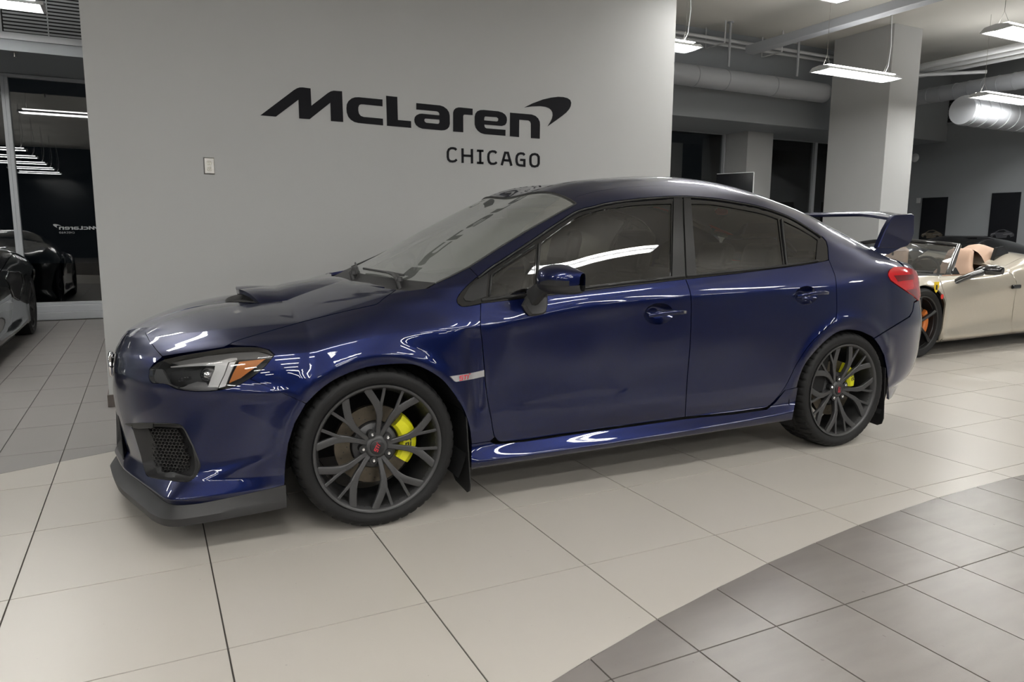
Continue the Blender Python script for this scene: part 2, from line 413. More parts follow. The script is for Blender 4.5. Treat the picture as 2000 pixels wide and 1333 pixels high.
# posters
def poster(pxs, label, kind):
    a = onx(*pxs[0], XR); b = onx(*pxs[1], XR); zt = (a[2]+b[2])/2
    root = empty('car_poster', (XR-.012, (a[1]+b[1])/2, 0)); wd = abs(a[1]-b[1]); z0 = .75
    MB().box2((-.012, -wd/2, z0), (.0, wd/2, zt)).build('panel', M['poster'], root)
    mb = MB(); sc = wd*.42; zc = z0+(zt-z0)*.37      # printed silhouette of a low sports car
    out = [(-1, -.16), (-.95, .02), (-.62, .16), (-.3, .36), (.12, .42), (.5, .28), (.86, .12), (1, -.02), (.98, -.18), (.62, -.3), (.2, -.33), (-.4, -.36), (-.8, -.28)]
    n = len(out)
    mb.add([(-.0135, -p[0]*sc, zc+p[1]*sc) for p in out], [tuple(range(n))])
    body = mb.build('printed_car', M['print_gold'] if kind == 0 else M['print_grey'], root)
    MB().add([(-.014, -p[0]*sc, zc+p[1]*sc) for p in [(-.5, .13), (-.26, .3), (.1, .35), (.36, .24), (.1, .14)]], [(0, 1, 2, 3, 4)]).build('printed_window', M['poster'], root)
    for s in (-.62, .55): MB().lathe([(.0, -.0142), (sc*.15, -.0142)], (0, -s*sc, zc-.24*sc), 'x', 20).build('printed_wheel', M['poster'], root)
    for q in ([(-.9, -.05), (-.55, .05), (-.58, .08), (-.92, -.01)], [(.1, -.05), (.8, .02), (.8, .05), (.1, -.02)]):
        MB().add([(-.0143, -p[0]*sc, zc+p[1]*sc) for p in q], [(0, 1, 2, 3)]).build('printed_glint', M['print_grey2'], root)
    if kind == 1:
        for zz, ww in ((.62, .62), (.70, .16), (.76, .30)): MB().add([(-.0143, wd*.38-q_*wd*ww, zc-sc*zz-b_*.014) for q_, b_ in ((0, 0), (1, 0), (1, 1), (0, 1))], [(0, 1, 2, 3)]).build('caption_line', M['print_grey2'], root)
    return tag(root, label, 'poster')
M['poster'] = mat('poster_black', (.006, .007, .010), .35)
M['print_gold'] = mat('poster_print_bronze', (.13, .11, .085), .4, noise=.6, nscale=14)
M['print_grey'] = mat('poster_print_grey', (.07, .072, .082), .4, noise=.5, nscale=16)
M['print_grey2'] = mat('poster_print_light', (.30, .30, .32), .4)
poster(((1803, 388), (1853, 384)), 'black wall poster showing a bronze car, nearer the square column', 0)
p2 = poster(((1939, 378), (1996, 375)), 'black wall poster showing a dark sports car above a caption', 1)
tag(MB().lathe([(0, -.07), (.05, -.065), (.085, -.03), (.095, 0)], (XR, 7.38, 2.88), 'x', 24).build('wall_dome', M['white_metal'], sm=50), 'round white dome fitting on the right wall beside the column', 'fixture')
tag(MB().box2((XR-.03, 7.16, 1.89), (XR, 7.24, 2.0)).build('wall_switch', M['white_metal'], bevel=.004), 'small white switch plate left of the bronze car poster', 'switch')
# television on a stand by the windows
tvr = empty('television', (9.35, 6.2, 0)); a = ony(1400, 342, 6.6)-np.array([9.35, 6.2, 0]); b = ony(1472, 333, 6.0)-np.array([9.35, 6.2, 0])
q0 = np.array([a[0], a[1]]); q1 = np.array([b[0], b[1]]); nrm = np.array([-(q1-q0)[1], (q1-q0)[0]]); nrm /= np.linalg.norm(nrm)
zt = (a[2]+b[2])/2
MB().prism([tuple(q0), tuple(q1), tuple(q1+nrm*.05), tuple(q0+nrm*.05)], lambda x, y, d: (x, y, zt+d), -.72).build('casing', M['white_metal'], tvr, bevel=.004)
MB().prism([tuple(q0-nrm*.004), tuple(q1-nrm*.004), tuple(q1), tuple(q0)], lambda x, y, d: (x, y, zt-.012+d), -.69).build('screen', M['screen'], tvr)
mc = (q0+q1)/2+nrm*.06
MB().cyl((mc[0], mc[1], 0.03), (mc[0], mc[1], zt-.2), .03, 12).build('pole', M['black'], tvr, sm=40); MB().box((mc[0], mc[1], .015), (.6, .5, .03)).build('base', M['black'], tvr, bevel=.005)
tag(tvr, 'flat black television with white casing standing in front of the far windows', 'television')
# ---- air grille in the soffit, far left
va = ony(8, 62, YS); vt = 4.02
g = empty('air_grille', (va[0], YS, va[2])); W_ = 1.95; Hh = vt-va[2]
MB().box2((-.02, -.006, -.02), (W_, -.001, Hh)).build('backing', M['dark'], g)
for a, b in (((-.09, -.02, -.075), (W_+.07, 0, -.0)), ((-.09, -.02, Hh), (W_+.07, 0, Hh+.07)), ((-.09, -.02, 0), (-.015, 0, Hh)), ((W_, -.02, 0), (W_+.07, 0, Hh))): MB().box2(a, b).build('frame', M['frame'], g, bevel=.003)
ns = 17
slat = MB().box((W_/2, 0, 0), (W_, .006, .021), mat=Matrix.Rotation(.6, 3, 'X')).mesh('slat'); slat.materials.append(M['frame'])
for k in range(ns):
    o = link('slat', slat, g); o.location = (0, -.012, .02+k*(Hh-.03)/ns)
for k in range(1, 5): MB().box2((k*.42-.006, -.02, 0), (k*.42+.006, -.012, Hh)).build('stile', M['frame'], g)
tag(g, 'wide white louvred air grille in the fascia above the left window', 'grille')
sp = onz(28, 102, 3.155)
s_ = empty('sprinkler', (sp[0], sp[1], 3.155)); MB().lathe([(0, -.002), (.04, -.004), (.045, 0)], (0, 0, 0), 'z', 20).build('escutcheon', M['steel'], s_, sm=40); MB().cyl((0, 0, -.05), (0, 0, 0), .008, 8).build('stem', M['steel'], s_); MB().lathe([(0, -.05), (.02, -.052)], (0, 0, 0), 'z', 16).build('deflector', M['steel'], s_)
tag(s_, 'small steel sprinkler head under the fascia above the left window', 'sprinkler')

# ---- pendant lamps: white tray, two glowing strips, end caps, two wires, a cord
LZ = 3.37
M['added_uplight'] = mat('added_uplight_glow', (1, 1, 1), .5, emit=(1.0, .985, .95), estr=LAMP_POWER*.30)  # added glow on the lamp tops, put in to brighten the ceiling
def make_lamp():
    root = empty('pendant_lamp', (0, 0, 0)); L = 1.42
    ring = lambda x: [(x, -.17, .0), (x, -.125, .035), (x, -.04, .052), (x, .04, .052), (x, .125, .035), (x, .17, .0), (x, .165, -.006), (x, .12, .028), (x, .04, .044), (x, -.04, .044), (x, -.12, .028), (x, -.165, -.006)]
    MB().loft([ring(-L/2), ring(L/2)]).build('tray', M['white_metal'], root)
    for s in (-1, 1):
        rg = lambda x: [(x, s*.150, .002), (x, s*.055, -.002), (x, s*.055, .026), (x, s*.115, .018), (x, s*.150, .004)]
        MB().loft([rg(-L/2+.02), rg(L/2-.02)]).build('light_strip', M['emit'], root)
        e = [(s*(L/2), y, z) for _, y, z in ring(0)]; e2 = [(s*(L/2+.025), y*.97, z) for _, y, z in ring(0)]
        pl = [(s*(L/2), -.17, -.006), (s*(L/2), -.12, .04), (s*(L/2), 0, .055), (s*(L/2), .12, .04), (s*(L/2), .17, -.006), (s*(L/2), 0, -.014)]
        MB().loft([pl, [(p[0]+s*.025, p[1]*.97, p[2]) for p in pl]]).build('end_cap', M['white_metal'], root)
        MB().tube([(s*.6, -.07, .04), (s*.6, 0, .2), (s*.6, .07, .04)], .0025, 5, cap=False).build('yoke_wire', M['steel'], root)
        MB().tube([(s*.6, 0, .2), (s*.6, 0, H-LZ)], .003, 5, cap=False).build('hanging_wire', M['steel'], root)
    MB().loft([[(x_, -.11, .056), (x_, .11, .056), (x_, .09, .066), (x_, -.09, .066)] for x_ in (-L/2+.05, L/2-.05)]).build('added_uplight_strip', M['added_uplight'], root)
    MB().tube([(.55, 0, .05), (.63, 0, .18), (.66, 0, .45), (.64, 0, .7), (.6, 0, H-LZ)], .006, 6, cap=False).build('power_cord', M['white_metal'], root, sm=60)
    return root
def copy_tree(o, parent=None):
    c = o.copy(); col.objects.link(c); c.parent = parent
    for ch in o.children: copy_tree(ch, c)
    return c
kids = {}
spots = [(5.75, 3.85, 'pendant strip lamp half hidden by the right end of the feature wall'), (9.37, 3.88, 'pendant strip lamp hanging in front of the square column'), (13.05, 4.0, 'pendant strip lamp hanging below the ribbed duct at the right edge'),
         (9.43, 1.65, 'pendant strip lamp cut by the upper right corner of the picture'), (-1.02, 5.6, 'pendant strip lamp in front of the louvred air grille')]
off = [(4.0, -2.55), (.35, -2.55), (-3.3, -2.55), (5.75, 1.65), (13.05, 1.65), (9.43, -.55), (13.05, -.55), (-.78, 2.9), (-4.4, 2.9), (-4.6, 5.6)]+[(x, y) for y in (-5.0, -7.4, -9.8, -12.2, -14.6) for x in (-3.05, .6, 4.25, 7.9, 11.55)]  # unseen lamps; left ones of the nearest row added to brighten the foreground
l0 = make_lamp(); first = True
for x, y, lb in spots+[(x, y, 'unseen pendant strip lamp hung over the front of the showroom') for x, y in off]:
    o = l0 if first else copy_tree(l0); first = False
    o.location = (x, y, LZ); tag(o, lb, 'lamp', 'pendant strip lamps')
# ================================================================= LETTERING
def fill(poly, holes=(), extra=()):
    """constrained triangulation of an outline with holes -> (2D verts, faces)"""
    vs = []; es = []; fs = []
    for k, p in enumerate([poly]+list(holes)):
        a = np.array(p, float); x, y = a[:, 0], a[:, 1]
        area = np.dot(x, np.roll(y, -1))-np.dot(y, np.roll(x, -1))
        if (area > 0) != (k == 0): p = list(p)[::-1]
        b = len(vs); n = len(p); vs += [Vector((float(q[0]), float(q[1]))) for q in p]
        es += [(b+i, b+(i+1) % n) for i in range(n)]
    vs += [Vector((float(q[0]), float(q[1]))) for q in extra]
    v, e, f, *_ = delaunay_2d_cdt(vs, es, [], 0, 1e-7)
    V = np.array([[q[0], q[1]] for q in v]); rings = [np.array(poly, float)]+[np.array(h, float) for h in holes]
    keep = []
    for t in f:
        c = V[list(t)].mean(0)
        if inpoly(c, rings[0]) and not any(inpoly(c, h) for h in rings[1:]): keep.append(tuple(t))
    return V, keep
def inpoly(p, poly):
    x, y = p; a = poly; b = np.roll(poly, -1, 0)
    c = ((a[:, 1] > y) != (b[:, 1] > y)) & (x < (b[:, 0]-a[:, 0])*(y-a[:, 1])/(b[:, 1]-a[:, 1]+1e-15)+a[:, 0])
    return bool(np.count_nonzero(c) & 1)
def ribbon(pts, wd, closed=False):
    p = np.array(pts, float); n = len(p); L = []; R = []
    for i in range(n):
        a = p[i]-p[i-1] if (closed or i > 0) else p[1]-p[0]
        b = p[(i+1) % n]-p[i] if (closed or i < n-1) else p[-1]-p[-2]
        a = a/np.hypot(*a); b = b/np.hypot(*b); t = a+b; t /= np.hypot(*t)
        nn = np.array([-t[1], t[0]]); k = wd/2/max(.4, abs(np.dot(nn, (-a[1], a[0]))))
        L.append(p[i]+nn*k); R.append(p[i]-nn*k)
    fs = [(i, (i+1) % n, n+(i+1) % n, n+i) for i in range(n if closed else n-1)]
    return np.array(L+R), fs
Z = lambda ox, oy, pts: [(ox+a/10, oy+b/10) for a, b in pts]
WORD = [
 ('letter_m', Z(500,160,[(85,655),(740,160),(800,125),(850,110),(910,108),(1065,128),(1082,465),(1400,220),(1455,187),(1515,172),(1680,185),(1703,785),(1463,767),(1450,410),(1048,730),(843,715),(828,350),(390,680)]), []),
 ('letter_c', Z(670,160,[(770,345),(300,300),(230,303),(165,325),(105,375),(72,440),(65,520),(72,600),(100,680),(150,740),(220,785),(300,805),(400,815),(782,852),(778,720),(400,685),(345,665),(310,620),(297,560),(298,500),(315,455),(350,440),(390,440),(770,480)]), []),
 ('letter_l', Z(670,160,[(840,272),(1058,295),(1070,745),(1328,768),(1330,900),(857,858)]), []),
 ('letter_a', Z(790,180,[(230,215),(690,260),(760,283),(825,330),(868,395),(882,460),(885,620),(870,680),(835,722),(780,745),(720,748),(350,715),(280,690),(225,645),(197,590),(190,540),(200,490),(235,450),(290,425),(340,422),(680,455),(680,420),(665,395),(635,378),(230,340)]),
   [Z(790,180,[(410,518),(680,540),(683,590),(665,618),(640,620),(425,600),(395,580),(385,552),(392,528)])]),
 ('letter_r', Z(790,180,[(950,770),(950,400),(965,350),(1000,315),(1050,300),(1090,300),(1330,325),(1330,450),(1180,440),(1155,445),(1145,470),(1147,785)]), []),
 ('letter_e', Z(920,180,[(70,480),(85,420),(120,375),(175,352),(240,348),(530,375),(610,400),(665,440),(695,495),(700,550),(690,605),(660,645),(600,662),(258,635),(262,670),(275,695),(300,708),(672,738),(670,855),(260,822),(190,800),(130,755),(90,700),(70,630)]),
   [Z(920,180,[(275,476),(500,492),(528,515),(530,545),(520,568),(495,574),(255,552),(258,500)])]),
 ('letter_n', Z(920,180,[(760,402),(1180,437),(1255,465),(1310,515),(1340,580),(1345,640),(1340,912),(1168,898),(1168,620),(1155,580),(1120,555),(940,540),(935,880),(757,862)]), []),
 ('swoosh', Z(920,180,[(1035,302),(1200,220),(1400,145),(1560,108),(1700,92),(1800,97),(1880,118),(1935,155),(1955,210),(1945,275),(1915,335),(1860,400),(1780,465),(1650,560),(1495,668),(1545,590),(1580,520),(1595,450),(1590,400),(1565,350),(1520,312),(1450,287),(1350,275),(1200,280)]), [])]
CITY = [('letter_c', [([(262,232),(235,205),(200,197),(155,198),(115,222),(95,270),(95,370),(108,420),(140,450),(190,457),(235,448),(270,418)], 0)]),
 ('letter_h', [([(382,200),(385,485)], 0), ([(565,213),(568,495)], 0), ([(390,340),(560,348)], 0)]),
 ('letter_i', [([(728,235),(730,500)], 0), ([(665,245),(792,250)], 0), ([(665,482),(792,488)], 0)]),
 ('letter_c', [([(1045,290),(1010,262),(965,257),(920,270),(893,310),(886,360),(890,420),(905,470),(940,500),(990,503),(1025,493),(1050,470)], 0)]),
 ('letter_a', [([(1148,530),(1215,285),(1268,287),(1338,540)], 0), ([(1180,430),(1305,438)], 0)]),
 ('letter_g', [([(1595,330),(1565,303),(1520,297),(1475,310),(1447,345),(1437,400),(1440,460),(1455,510),(1490,530),(1590,540),(1590,428),(1508,425)], 0)]),
 ('letter_o', [([(1708,400),(1715,350),(1745,320),(1795,312),(1840,325),(1868,365),(1870,430),(1868,500),(1845,540),(1795,555),(1745,545),(1715,510),(1708,460)], 1)])]
def onwall(p): q = ony(p[0], p[1], YW); return (q[0], q[2])
def flat_letter(name, V, F, fn, d, mt, parent):
    mb = MB(); n = len(V)
    mb.add([fn(a, b, 0) for a, b in V]+[fn(a, b, d) for a, b in V], [tuple(f) for f in F]+[tuple(i+n for i in f)[::-1] for f in F])
    ed = {}
    for f in F:
        for i in range(len(f)):
            e = (f[i], f[(i+1) % len(f)]); ed[e] = 1
    for (a, b) in ed:
        if (b, a) not in ed: mb.f.append((a, b, b+n, a+n)); mb.mi.append(0)
    return mb.build(name, mt, parent)
LET = []      # (name, verts in wall metres, faces) reused on the window
for nme, out, holes in WORD:
    V, F = fill([onwall(p) for p in out], [[onwall(p) for p in h] for h in holes]); LET.append((nme, V, F, 0))
for nme, st in CITY:
    VV = []; FF = []
    for pts, cl in st:
        v, f = ribbon(pts, 44, bool(cl)); b = len(VV)
        VV += [onwall((865+q[0]/10, 270+q[1]/10)) for q in v]; FF += [tuple(b+i for i in q) for q in f]
    LET.append((nme, np.array(VV), FF, 1))
s1 = empty('wall_lettering', (2.5, YW, 2.1)); s2 = empty('wall_lettering', (3.08, YW, 1.75))
for nme, V, F, k in LET:
    o = (2.5, 2.1) if k == 0 else (3.08, 1.75)
    flat_letter(nme, V, F, lambda a, b, d: (a-o[0], -d, b-o[1]), .003, M['logo'], (s1, s2)[k])
tag(s1, 'large black wordmark with a curved swoosh on the grey feature wall', 'lettering')
tag(s2, 'small black capital letters spelling the city name on the feature wall', 'lettering')
# the same words in white on the left window, reading outwards (so mirrored from inside)
M['vinyl'] = mat('white_window_vinyl', srgb(150, 152, 155), .6)
gp = GW+.009
xr_ = ony(104, 440, gp)[0]; zb_ = ony(130, 449, gp)[2]; sc_ = (ony(178, 445, gp)[0]-xr_)/2.35*1.12
s3 = empty('window_lettering', (xr_, gp, zb_))
for nme, V, F, k in LET:
    flat_letter(nme, V, F, lambda a, b, d: ((3.80-a)*sc_, d, (b-1.985)*sc_), .001, M['vinyl'], s3)
tag(s3, 'mirrored white window lettering low on the left pane', 'lettering')
# ---- wall outlet
oc = ony(408.5, 324.3, YW); s4 = empty('wall_outlet', (oc[0], YW, oc[2]))
pl = MB(); hw, hh = .036, .058
pl.add([(-hw,0,-hh),(hw,0,-hh),(hw,0,hh),(-hw,0,hh),(-hw+.007,-.007,-hh+.007),(hw-.007,-.007,-hh+.007),(hw-.007,-.007,hh-.007),(-hw+.007,-.007,hh-.007)], [(0,1,5,4),(1,2,6,5),(2,3,7,6),(3,0,4,7),(4,5,6,7)]); pl.build('cover_plate', M['steel'], s4)
for s in (-1, 1):
    c = MB(); c.lathe([(0, -.0095), (.0155, -.0095), (.0165, -.007), (.0165, -.004)], (0, 0, s*.0195), 'y', 28); sk = c.build('socket', M['ivory'], s4, sm=40)
    for dx in (-.006, .006): MB().box((dx, -.0096, s*.0195+.004), (.0026, .001, .008)).build('slot', M['black'], sk)
    MB().lathe([(0, -.0100), (.0026, -.0100), (.0026, -.009)], (0, 0, s*.0195-.007), 'y', 12).build('ground_hole', M['black'], sk)
MB().lathe([(0, -.008), (.003, -.0078), (.0035, -.007)], (0, 0, 0), 'y', 12).build('screw', M['steel'], s4)
tag(s4, 'steel double power outlet low on the grey feature wall', 'outlet')
# ================================================================= BLUE SEDAN: master surface
# car frame: x backwards from the front axle, w outwards to the visible (left) side, z up
CO = np.array([1.268, .318]); PSI = -.0095; WB = 2.667
EX = np.array([math.cos(PSI), math.sin(PSI)]); EW = np.array([math.sin(PSI), -math.cos(PSI)])
def tocar(X): d = X[:2]-CO; return np.array([d@EX, d@EW, X[2]])
CC = tocar(CAM)
def cray(u, v): d = ray(u, v); return np.array([d[:2]@EX, d[:2]@EW, d[2]])
def onw(u, v, w): d = cray(u, v); return CC+d*((w-CC[1])/d[1])
def oncx(u, v, x): d = cray(u, v); return CC+d*((x-CC[0])/d[0])
def oncz(u, v, z): d = cray(u, v); return CC+d*((z-CC[2])/d[2])
L3 = lambda p: (p[0], -p[1], p[2])           # car frame -> local coordinates of the car root (y = -w)
def cproj(p):
    X = np.array([*(CO+p[0]*EX+p[1]*EW), p[2]]); d = X-CAM; z = d@CF
    return (1000+FPX*(d@CR)/z, 666.5-FPX*(d@CU)/z)
def akima(keys, x):
    k = np.array(keys, float); X, Y = k[:, 0], k[:, 1]; n = len(X); x = np.asarray(x, float)
    if n == 1: return np.full_like(x, Y[0])
    d = np.diff(Y)/np.diff(X)
    de = np.concatenate([[2*d[0]-(d[1] if n > 2 else d[0])]*2, d, [2*d[-1]-(d[-2] if n > 2 else d[-1])]*2])
    w1 = np.abs(de[3:]-de[2:-1])+1e-9; w2 = np.abs(de[1:-2]-de[:-3])+1e-9
    t = (w1[:n]*de[1:1+n]+w2[:n]*de[2:2+n])/(w1[:n]+w2[:n])
    i = np.clip(np.searchsorted(X, x)-1, 0, n-2); h = X[i+1]-X[i]; s = (np.clip(x, X[0], X[-1])-X[i])/h
    return (2*s**3-3*s**2+1)*Y[i]+(s**3-2*s**2+s)*h*t[i]+(-2*s**3+3*s**2)*Y[i+1]+(s**3-s**2)*h*t[i+1]
X0, X1 = -.25, 3.0                    # where the plan starts to wrap round nose and tail
KN, KT = .58, .48                     # u-length of the quarter turns
UMIN, UMAX = X0-KN*PI/2, X1+KT*PI/2
ROWS = [  # z keys (x,z), w keys (x,w), nose (xn, zn), tail (xt, zt)
 dict(z=[(-.25,.165),(3,.185)], w=[(-.25,.83),(.5,.83),(2.6,.83),(3,.80)], n=(-0.9,0.15), t=(3.55,0.27)),
 dict(z=[(-.25,.19),(.45,.192),(2.6,.20),(3,.24)], w=[(-.25,.862),(.5,.868),(2.4,.868),(3,.825)], n=(-0.955,0.178), t=(3.62,0.31)),
 dict(z=[(-.25,.225),(.45,.216),(1.2,.221),(1.95,.233),(2.6,.26),(3,.29)], w=[(-.25,.872),(.5,.884),(2.2,.884),(3,.842)], n=(-0.985,0.205), t=(3.66,0.36)),
 dict(z=[(-.25,.275),(.5,.283),(1.5,.283),(2.2,.285),(2.6,.32),(3,.34)], w=[(-.25,.868),(.35,.868),(.55,.852),(2.2,.852),(2.45,.868),(3,.852)], n=(-0.955,0.265), t=(3.685,0.41)),
 dict(z=[(-.25,.335),(.5,.335),(2.2,.345),(3,.40)], w=[(-.25,.873),(.35,.874),(.55,.862),(2.2,.864),(2.5,.876),(3,.862)], n=(-0.958,0.32), t=(3.7,0.46)),
 dict(z=[(-.25,.44),(.5,.45),(2.2,.46),(3,.50)], w=[(-.25,.880),(.30,.890),(.48,.874),(2.1,.878),(2.55,.893),(3,.872)], n=(-0.962,0.4), t=(3.715,0.55)),
 dict(z=[(-.25,.56),(.5,.59),(2.2,.60),(3,.62)], w=[(-.25,.882),(0,.897),(.28,.897),(.44,.882),(.6,.884),(2.0,.889),(2.55,.898),(3,.874)], n=(-0.965,0.5), t=(3.72,0.64)),
 dict(z=[(-.25,.66),(0,.70),(.45,.735),(1,.80),(1.55,.825),(2.2,.84),(3,.83)], w=[(-.25,.877),(0,.897),(.28,.896),(.42,.880),(.6,.887),(1.6,.890),(2.2,.890),(2.6,.890),(3,.860)], n=(-0.963,0.575), t=(3.715,0.74)),
 dict(z=[(-.25,.735),(0,.785),(.2,.806),(.45,.807),(1.0,.874),(1.55,.898),(2.1,.912),(2.6,.922),(3,.915)], w=[(-.25,.856),(0,.882),(.28,.886),(.42,.876),(.6,.888),(1.55,.890),(2.1,.886),(2.6,.880),(3,.848)], n=(-0.955,0.635), t=(3.7,0.83)),
 dict(z=[(-.25,.775),(0,.838),(.2,.862),(.45,.852),(1.0,.915),(1.55,.944),(2.1,.965),(2.6,.985),(3,.985)], w=[(-.25,.812),(0,.834),(.28,.850),(.45,.866),(.6,.876),(1.55,.876),(2.1,.868),(2.6,.858),(3,.828)], n=(-0.945,0.675), t=(3.68,0.92)),
 dict(z=[(-.25,.803),(0,.882),(.2,.922),(.42,.908),(.55,.922),(1.0,.956),(1.55,.990),(2.1,1.026),(2.46,1.05),(2.66,1.055),(3,1.045)], w=[(-.25,.745),(0,.762),(.2,.800),(.42,.846),(.6,.850),(1.55,.850),(2.1,.843),(2.46,.832),(2.66,.82),(3,.79)], n=(-0.928,0.705), t=(3.65,1.0)),
 dict(z=[(-.25,.832),(0,.908),(.15,.948),(.3,.965),(.45,.985),(.7,1.10),(1.0,1.235),(1.3,1.33),(1.65,1.366),(2.0,1.35),(2.317,1.286),(2.558,1.178),(2.7,1.145),(3,1.09)], w=[(-.25,.672),(0,.69),(.15,.722),(.3,.78),(.45,.81),(.7,.770),(1.0,.705),(1.3,.668),(1.65,.655),(2.0,.665),(2.317,.70),(2.558,.762),(2.7,.765),(3,.735)], n=(-0.9,0.742), t=(3.62,1.032)),
 dict(z=[(-.25,.868),(0,.938),(.15,.962),(.3,1.0),(.45,1.065),(.7,1.185),(1.0,1.315),(1.3,1.398),(1.65,1.428),(2.0,1.424),(2.18,1.407),(2.3,1.385),(2.47,1.344),(2.58,1.314),(2.69,1.275),(2.815,1.227),(2.94,1.179),(3,1.155)], w=[(-.25,.45),(0,.46),(.15,.6),(.3,.70),(.45,.70),(.7,.655),(1.0,.60),(1.3,.580),(1.65,.572),(2.0,.575),(2.3,.590),(2.58,.605),(2.8,.62),(3,.64)], n=(-0.822,0.782), t=(3.53,1.055)),
 dict(z=[(-.25,.885),(0,.955),(.15,.98),(.7,1.23),(1.0,1.375),(1.3,1.445),(1.65,1.464),(2.0,1.456),(2.3,1.422),(2.55,1.36),(2.75,1.285),(3,1.18)], w=[(-.25,.22),(.15,.25),(.45,.35),(3,.35)], n=(-0.66,0.835), t=(3.37,1.072)),
 dict(z=[(-.25,.888),(0,.958),(.15,.985),(.7,1.24),(1.0,1.39),(1.3,1.458),(1.65,1.476),(2.0,1.468),(2.3,1.435),(2.55,1.372),(2.75,1.297),(3,1.19)], w=[(-.25,0),(3,0)], n=(-0.4,0.865), t=(3.16,1.085)),
]
NR = len(ROWS)
SHARP = {1: .3, 2: .85, 3: .75, 8: .45, 10: .7, 11: .35}
def sharp_at(r, u):
    s = SHARP.get(r, 0.0); one = np.ones_like(u)
    if r in (10,): return s*np.clip((2.5-u)/.35, 0, 1)*np.clip((u-.3)/.15, 0, 1)
    if r == 11: return np.where(u < .3, .75, s*np.clip((2.5-u)/.4, 0, 1))
    if r == 8: return s*np.clip((2.3-u)/.8, 0, 1)
    if r in (2, 3): return s*np.clip((2.5-u)/.3, 0, 1)
    return s*one
def nose_poly(w0, xn, corner, n=400):
    """angular plan of the lower bumper: side, corner, swept front (resampled, slightly rounded)"""
    P = np.array([(X0+.25, w0), (X0, w0), (-.42, w0-.012), corner, (xn+.045, .30), (xn, .0), (xn, -.3)])
    d = np.r_[0, np.cumsum(np.hypot(*np.diff(P, axis=0).T))]; s = np.linspace(0, d[-1], n); Q = np.stack([np.interp(s, d, P[:, 0]), np.interp(s, d, P[:, 1])], 1)
    k = np.exp(-.5*(np.arange(-24, 25)/9.0)**2); k /= k.sum(); Qs = np.stack([np.convolve(np.pad(Q[:, i], 24, 'edge'), k, 'valid') for i in (0, 1)], 1)
    a = int(np.argmin(abs(Qs[:, 0]-X0)+(Qs[:, 1] < w0-.1)*9)); b = int(np.argmin(abs(Qs[:, 1])+(Qs[:, 0] > xn+.3)*9)); return Qs[a:b+1]
NOSE_BOX = {0: (1.0, (-.735, .765)), 1: (1.0, (-.765, .795)), 2: (1.0, (-.775, .815)), 3: (.85, (-.745, .79)), 4: (.6, (-.74, .785)), 5: (.3, (-.74, .785))}
def row_points(u):
    """control rows at parameters u -> (len(u), NR, 3)"""
    P = np.zeros((len(u), NR, 3)); xs = np.clip(u, X0, X1)
    nose = u < X0; tail = u > X1
    ph = np.where(nose, (X0-u)/KN, 0.0); pt = np.where(tail, (u-X1)/KT, 0.0)
    for r, R in enumerate(ROWS):
        z = akima(R['z'], xs); w = akima(R['w'], xs); x = xs.copy()
        p, q = (2.15, 2.55) if r < 11 else (2.1, 2.2)
        sn = np.sin(ph)**(2/p); cs = np.maximum(np.cos(ph), 0)**(2/q)
        x = np.where(nose, X0-(X0-R['n'][0])*sn, x); w = np.where(nose, w*cs, w)
        if NR == 15 and r in NOSE_BOX:
            k_, cn = NOSE_BOX[r]; Q = nose_poly(float(akima(R['w'], [X0])[0]), R['n'][0], cn); dd = np.r_[0, np.cumsum(np.hypot(*np.diff(Q, axis=0).T))]; tt = np.clip(ph/(PI/2), 0, 1)*dd[-1]
            x = np.where(nose, x*(1-k_)+np.interp(tt, dd, Q[:, 0])*k_, x); w = np.where(nose, w*(1-k_)+np.maximum(np.interp(tt, dd, Q[:, 1]), 0)*k_, w)
        bl = np.sin(ph)**2; z = np.where(nose, z*(1-bl)+R['n'][1]*bl, z)
        sl = (akima(R['w'], [X1])[0]-akima(R['w'], [X1-.02])[0])/.02     # keep the side taper at the tail
        p, q = (2.5, 4.2) if r < 11 else (2.3, 3.0)
        sn = np.sin(pt)**(2/p); cs = np.maximum(np.cos(pt), 0)**(2/q)
        xt = X1+(R['t'][0]-X1)*sn
        x = np.where(tail, xt, x); w = np.where(tail, (w+.6*sl*(xt-X1))*cs, w)
        slz = (akima(R['z'], [X1])[0]-akima(R['z'], [X1-.02])[0])/.02
        bl = np.sin(pt)**2; z = np.where(tail, (z+.92*slz*(xt-X1))*(1-bl)+R['t'][1]*bl, z)
        P[:, r, 0] = x; P[:, r, 1] = w; P[:, r, 2] = z
    return P
